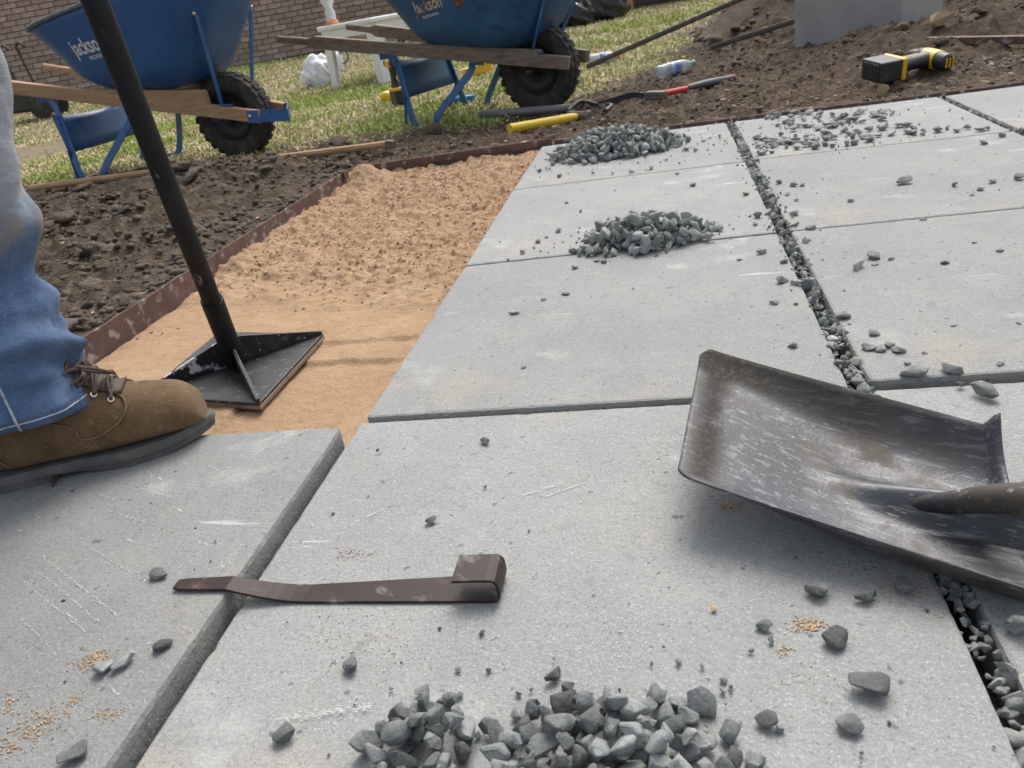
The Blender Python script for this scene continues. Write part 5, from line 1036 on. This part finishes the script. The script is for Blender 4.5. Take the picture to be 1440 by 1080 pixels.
# terracotta pot and logs behind the table
p = (-4.6852, 12.3800, 0.0600); o = thing('flower_pot', (p[0], p[1], gz_(p[0], p[1])), 'terracotta flower pot against the house beyond the white table', 'flower pot'); m = MB(); m.lathe([(.12, 0), (.17, .24), (.185, .24), (.19, .30), (.165, .30), (.15, .22), (.0001, .20)], 24); m.build('pot_body', M_terra, o, autos=40)
for k, (u, lab) in enumerate(((0, 'pale log lying near the terracotta pot by the house'), (1, 'thinner pale branch lying over the log by the house'))):
    q = Vector((p[0]+.35+.25*k, p[1]-.2+.15*k, 0)); q.z = gz_(q.x, q.y)+.10+.12*k; m = MB(); m.tube(catmull([q, q+Vector((.3, .03, .02)), q+Vector((.8, .1, .05))], 14), lambda t: (.085-.03*k)*(1-.2*t), 12); tag(m.build('log', M_wood_new if k == 0 else M_wood_old, autos=50), lab, 'log')
# black rubbish bags
for k, (q, sz, lab) in enumerate([((-1.1319, 10.5031, 0.0300), (.30, .24, .20), 'glossy black rubbish bag slumped on the lawn, the paler wrinkled one'), ((-0.8401, 11.0065, 0.0300), (.36, .25, .24), 'larger glossy black rubbish bag leaning behind the other bag')]): crumple('rubbish_bag', q, sz, M_poly, lab, 'rubbish bag', 11+k, .24)
crumple('soil_lump', (-1.0305, 3.5746, 0.0000), (.035, .03, .035), M_clod, 'round dark clod of soil between the struts of the weathered wheelbarrow leg', 'soil lump', 5, .15, 3)
# black hand cart by the house
q = Vector((-9.0090, 10.5202, 0.1700)); q = q*0.72+Vector((0, 0, 0)); q = Vector((-7.2, 8.6, 0)); q.z = gz_(q.x, q.y)
ct = thing('hand_cart', q, 'black metal hand cart with two curved handles near the brick wall', 'hand cart', .2)
for k in (0, .19):
    m = MB(); m.tube(catmull([(k, 0, .10), (k-.02, 0, .40), (k-.05, 0, .72), (k-.04, -.02, .79), (k+.02, -.03, .81), (k+.05, -.03, .76)], 24), .014, 8); m.build('handle', M_cartblk, ct, smooth=True)
m = MB(); m.box((.05, .05, .22), (.46, .30, .24), (0, .05, 0)); m.build('tub', M_cartblk, ct, bevel=.03)
for sgn in (-1, 1):
    m = MB(); m.lathe([(.03, -.025), (.12, -.025), (.13, 0), (.12, .025), (.03, .025)], 22, Matrix.Translation((.22, .05+sgn*.2, .13)) @ Matrix.Rotation(math.pi/2, 4, 'X')); m.build('wheel', M_tyre, ct, autos=40)
m = MB(); m.beam((.30, 0, .22), (.34, 0, .0), .02, .02); m.build('prop_leg', M_cartblk, ct)

# ================================================================ BRICK HOUSE
HX, HY = -10.2, 11.4; HA = math.atan2(WU[1], WU[0]); LEN = 15.5
house = thing('brick_house', (HX, HY, 0), 'long single storey house wall of mottled tan and brown brick behind the lawn', 'house', HA)
m = MB(); m.box((LEN/2-1.5, .16, 1.35), (LEN+3, .30, 3.1)); wallo = m.build('wall', M_mortar, house)
BL, BHt, JT = .200, .066, .010
bme = MB(); bme.box((0, 0, 0), (BL, .05, BHt)); bo = bme.build('brick', M_brick, wallo, bevel=0); bmesh_ = bo.data
bm = bmesh.new(); bm.from_mesh(bmesh_); bmesh.ops.bevel(bm, geom=list(bm.edges), offset=.005, segments=1, affect='EDGES'); bm.to_mesh(bmesh_); bm.free()
rb = random.Random(17); cnt = 0; rest = MB(); first = True
z = -.05; row = 0
while z < 2.8:
    x = -3.0+(BL+JT)/2*(row % 2)
    while x < LEN-.2:
        px = x/ (LEN); jig = rb.uniform(-.004, .004)
        vis = ((.1 < x < 1.75 and .25 < z < 1.85) or (3.95 < x < 6.15 and .1 < z < 1.15)) and cnt < 300
        if vis:
            o = bo if first else bo.copy()
            if not first: COL.objects.link(o)
            first = False; o.location = (x+BL/2, jig, z+BHt/2); o.rotation_euler = (0, rb.uniform(-.006, .006), rb.uniform(-.01, .01)); cnt += 1
        else: rest.box((x+BL/2, jig, z+BHt/2), (BL, .05, BHt))
        x += BL+JT
    z += BHt+JT; row += 1
me = newmesh('brickwork', rest.v, rest.f); tag(link('brickwork', me, M_brick, wallo), kind='stuff')
m = MB(); m.box((5.6, -.06, 1.16), (1.5, .16, .07)); m.build('window_sill', M_brick, house, bevel=.006)
m = MB(); m.box((5.6, .005, 1.85), (1.4, .06, 1.3)); wf = m.build('window', M_white, house, bevel=.004); m = MB(); m.box((5.6, -.028, 1.85), (1.26, .012, 1.16)); m.build('pane', mat('window_glass', (.05, .06, .07), rough=.08), wf)
# dark timber steps against the right part of the wall
t_ = thing('timber_steps', (-.6, 12.6, float(zg(-.6, 12.6))), 'low dark timber steps against the house wall behind the black bags', 'steps', HA)
for k in range(3): m = MB(); m.box((0, .45+.3*k, .16+.17*k), (2.6, .32, .05)); m.build('tread', M_wood_old, t_, bevel=.006)
for x in (-1.25, 1.25): m = MB(); m.box((x, .75, .17), (.06, .9, .34)); m.build('stringer', M_wood_old, t_, bevel=.006)
for x in (-1.1, .2): m = MB(); m.box((x, .2, .45), (.10, .10, .95)); m.build('post', M_terra, t_, bevel=.006)
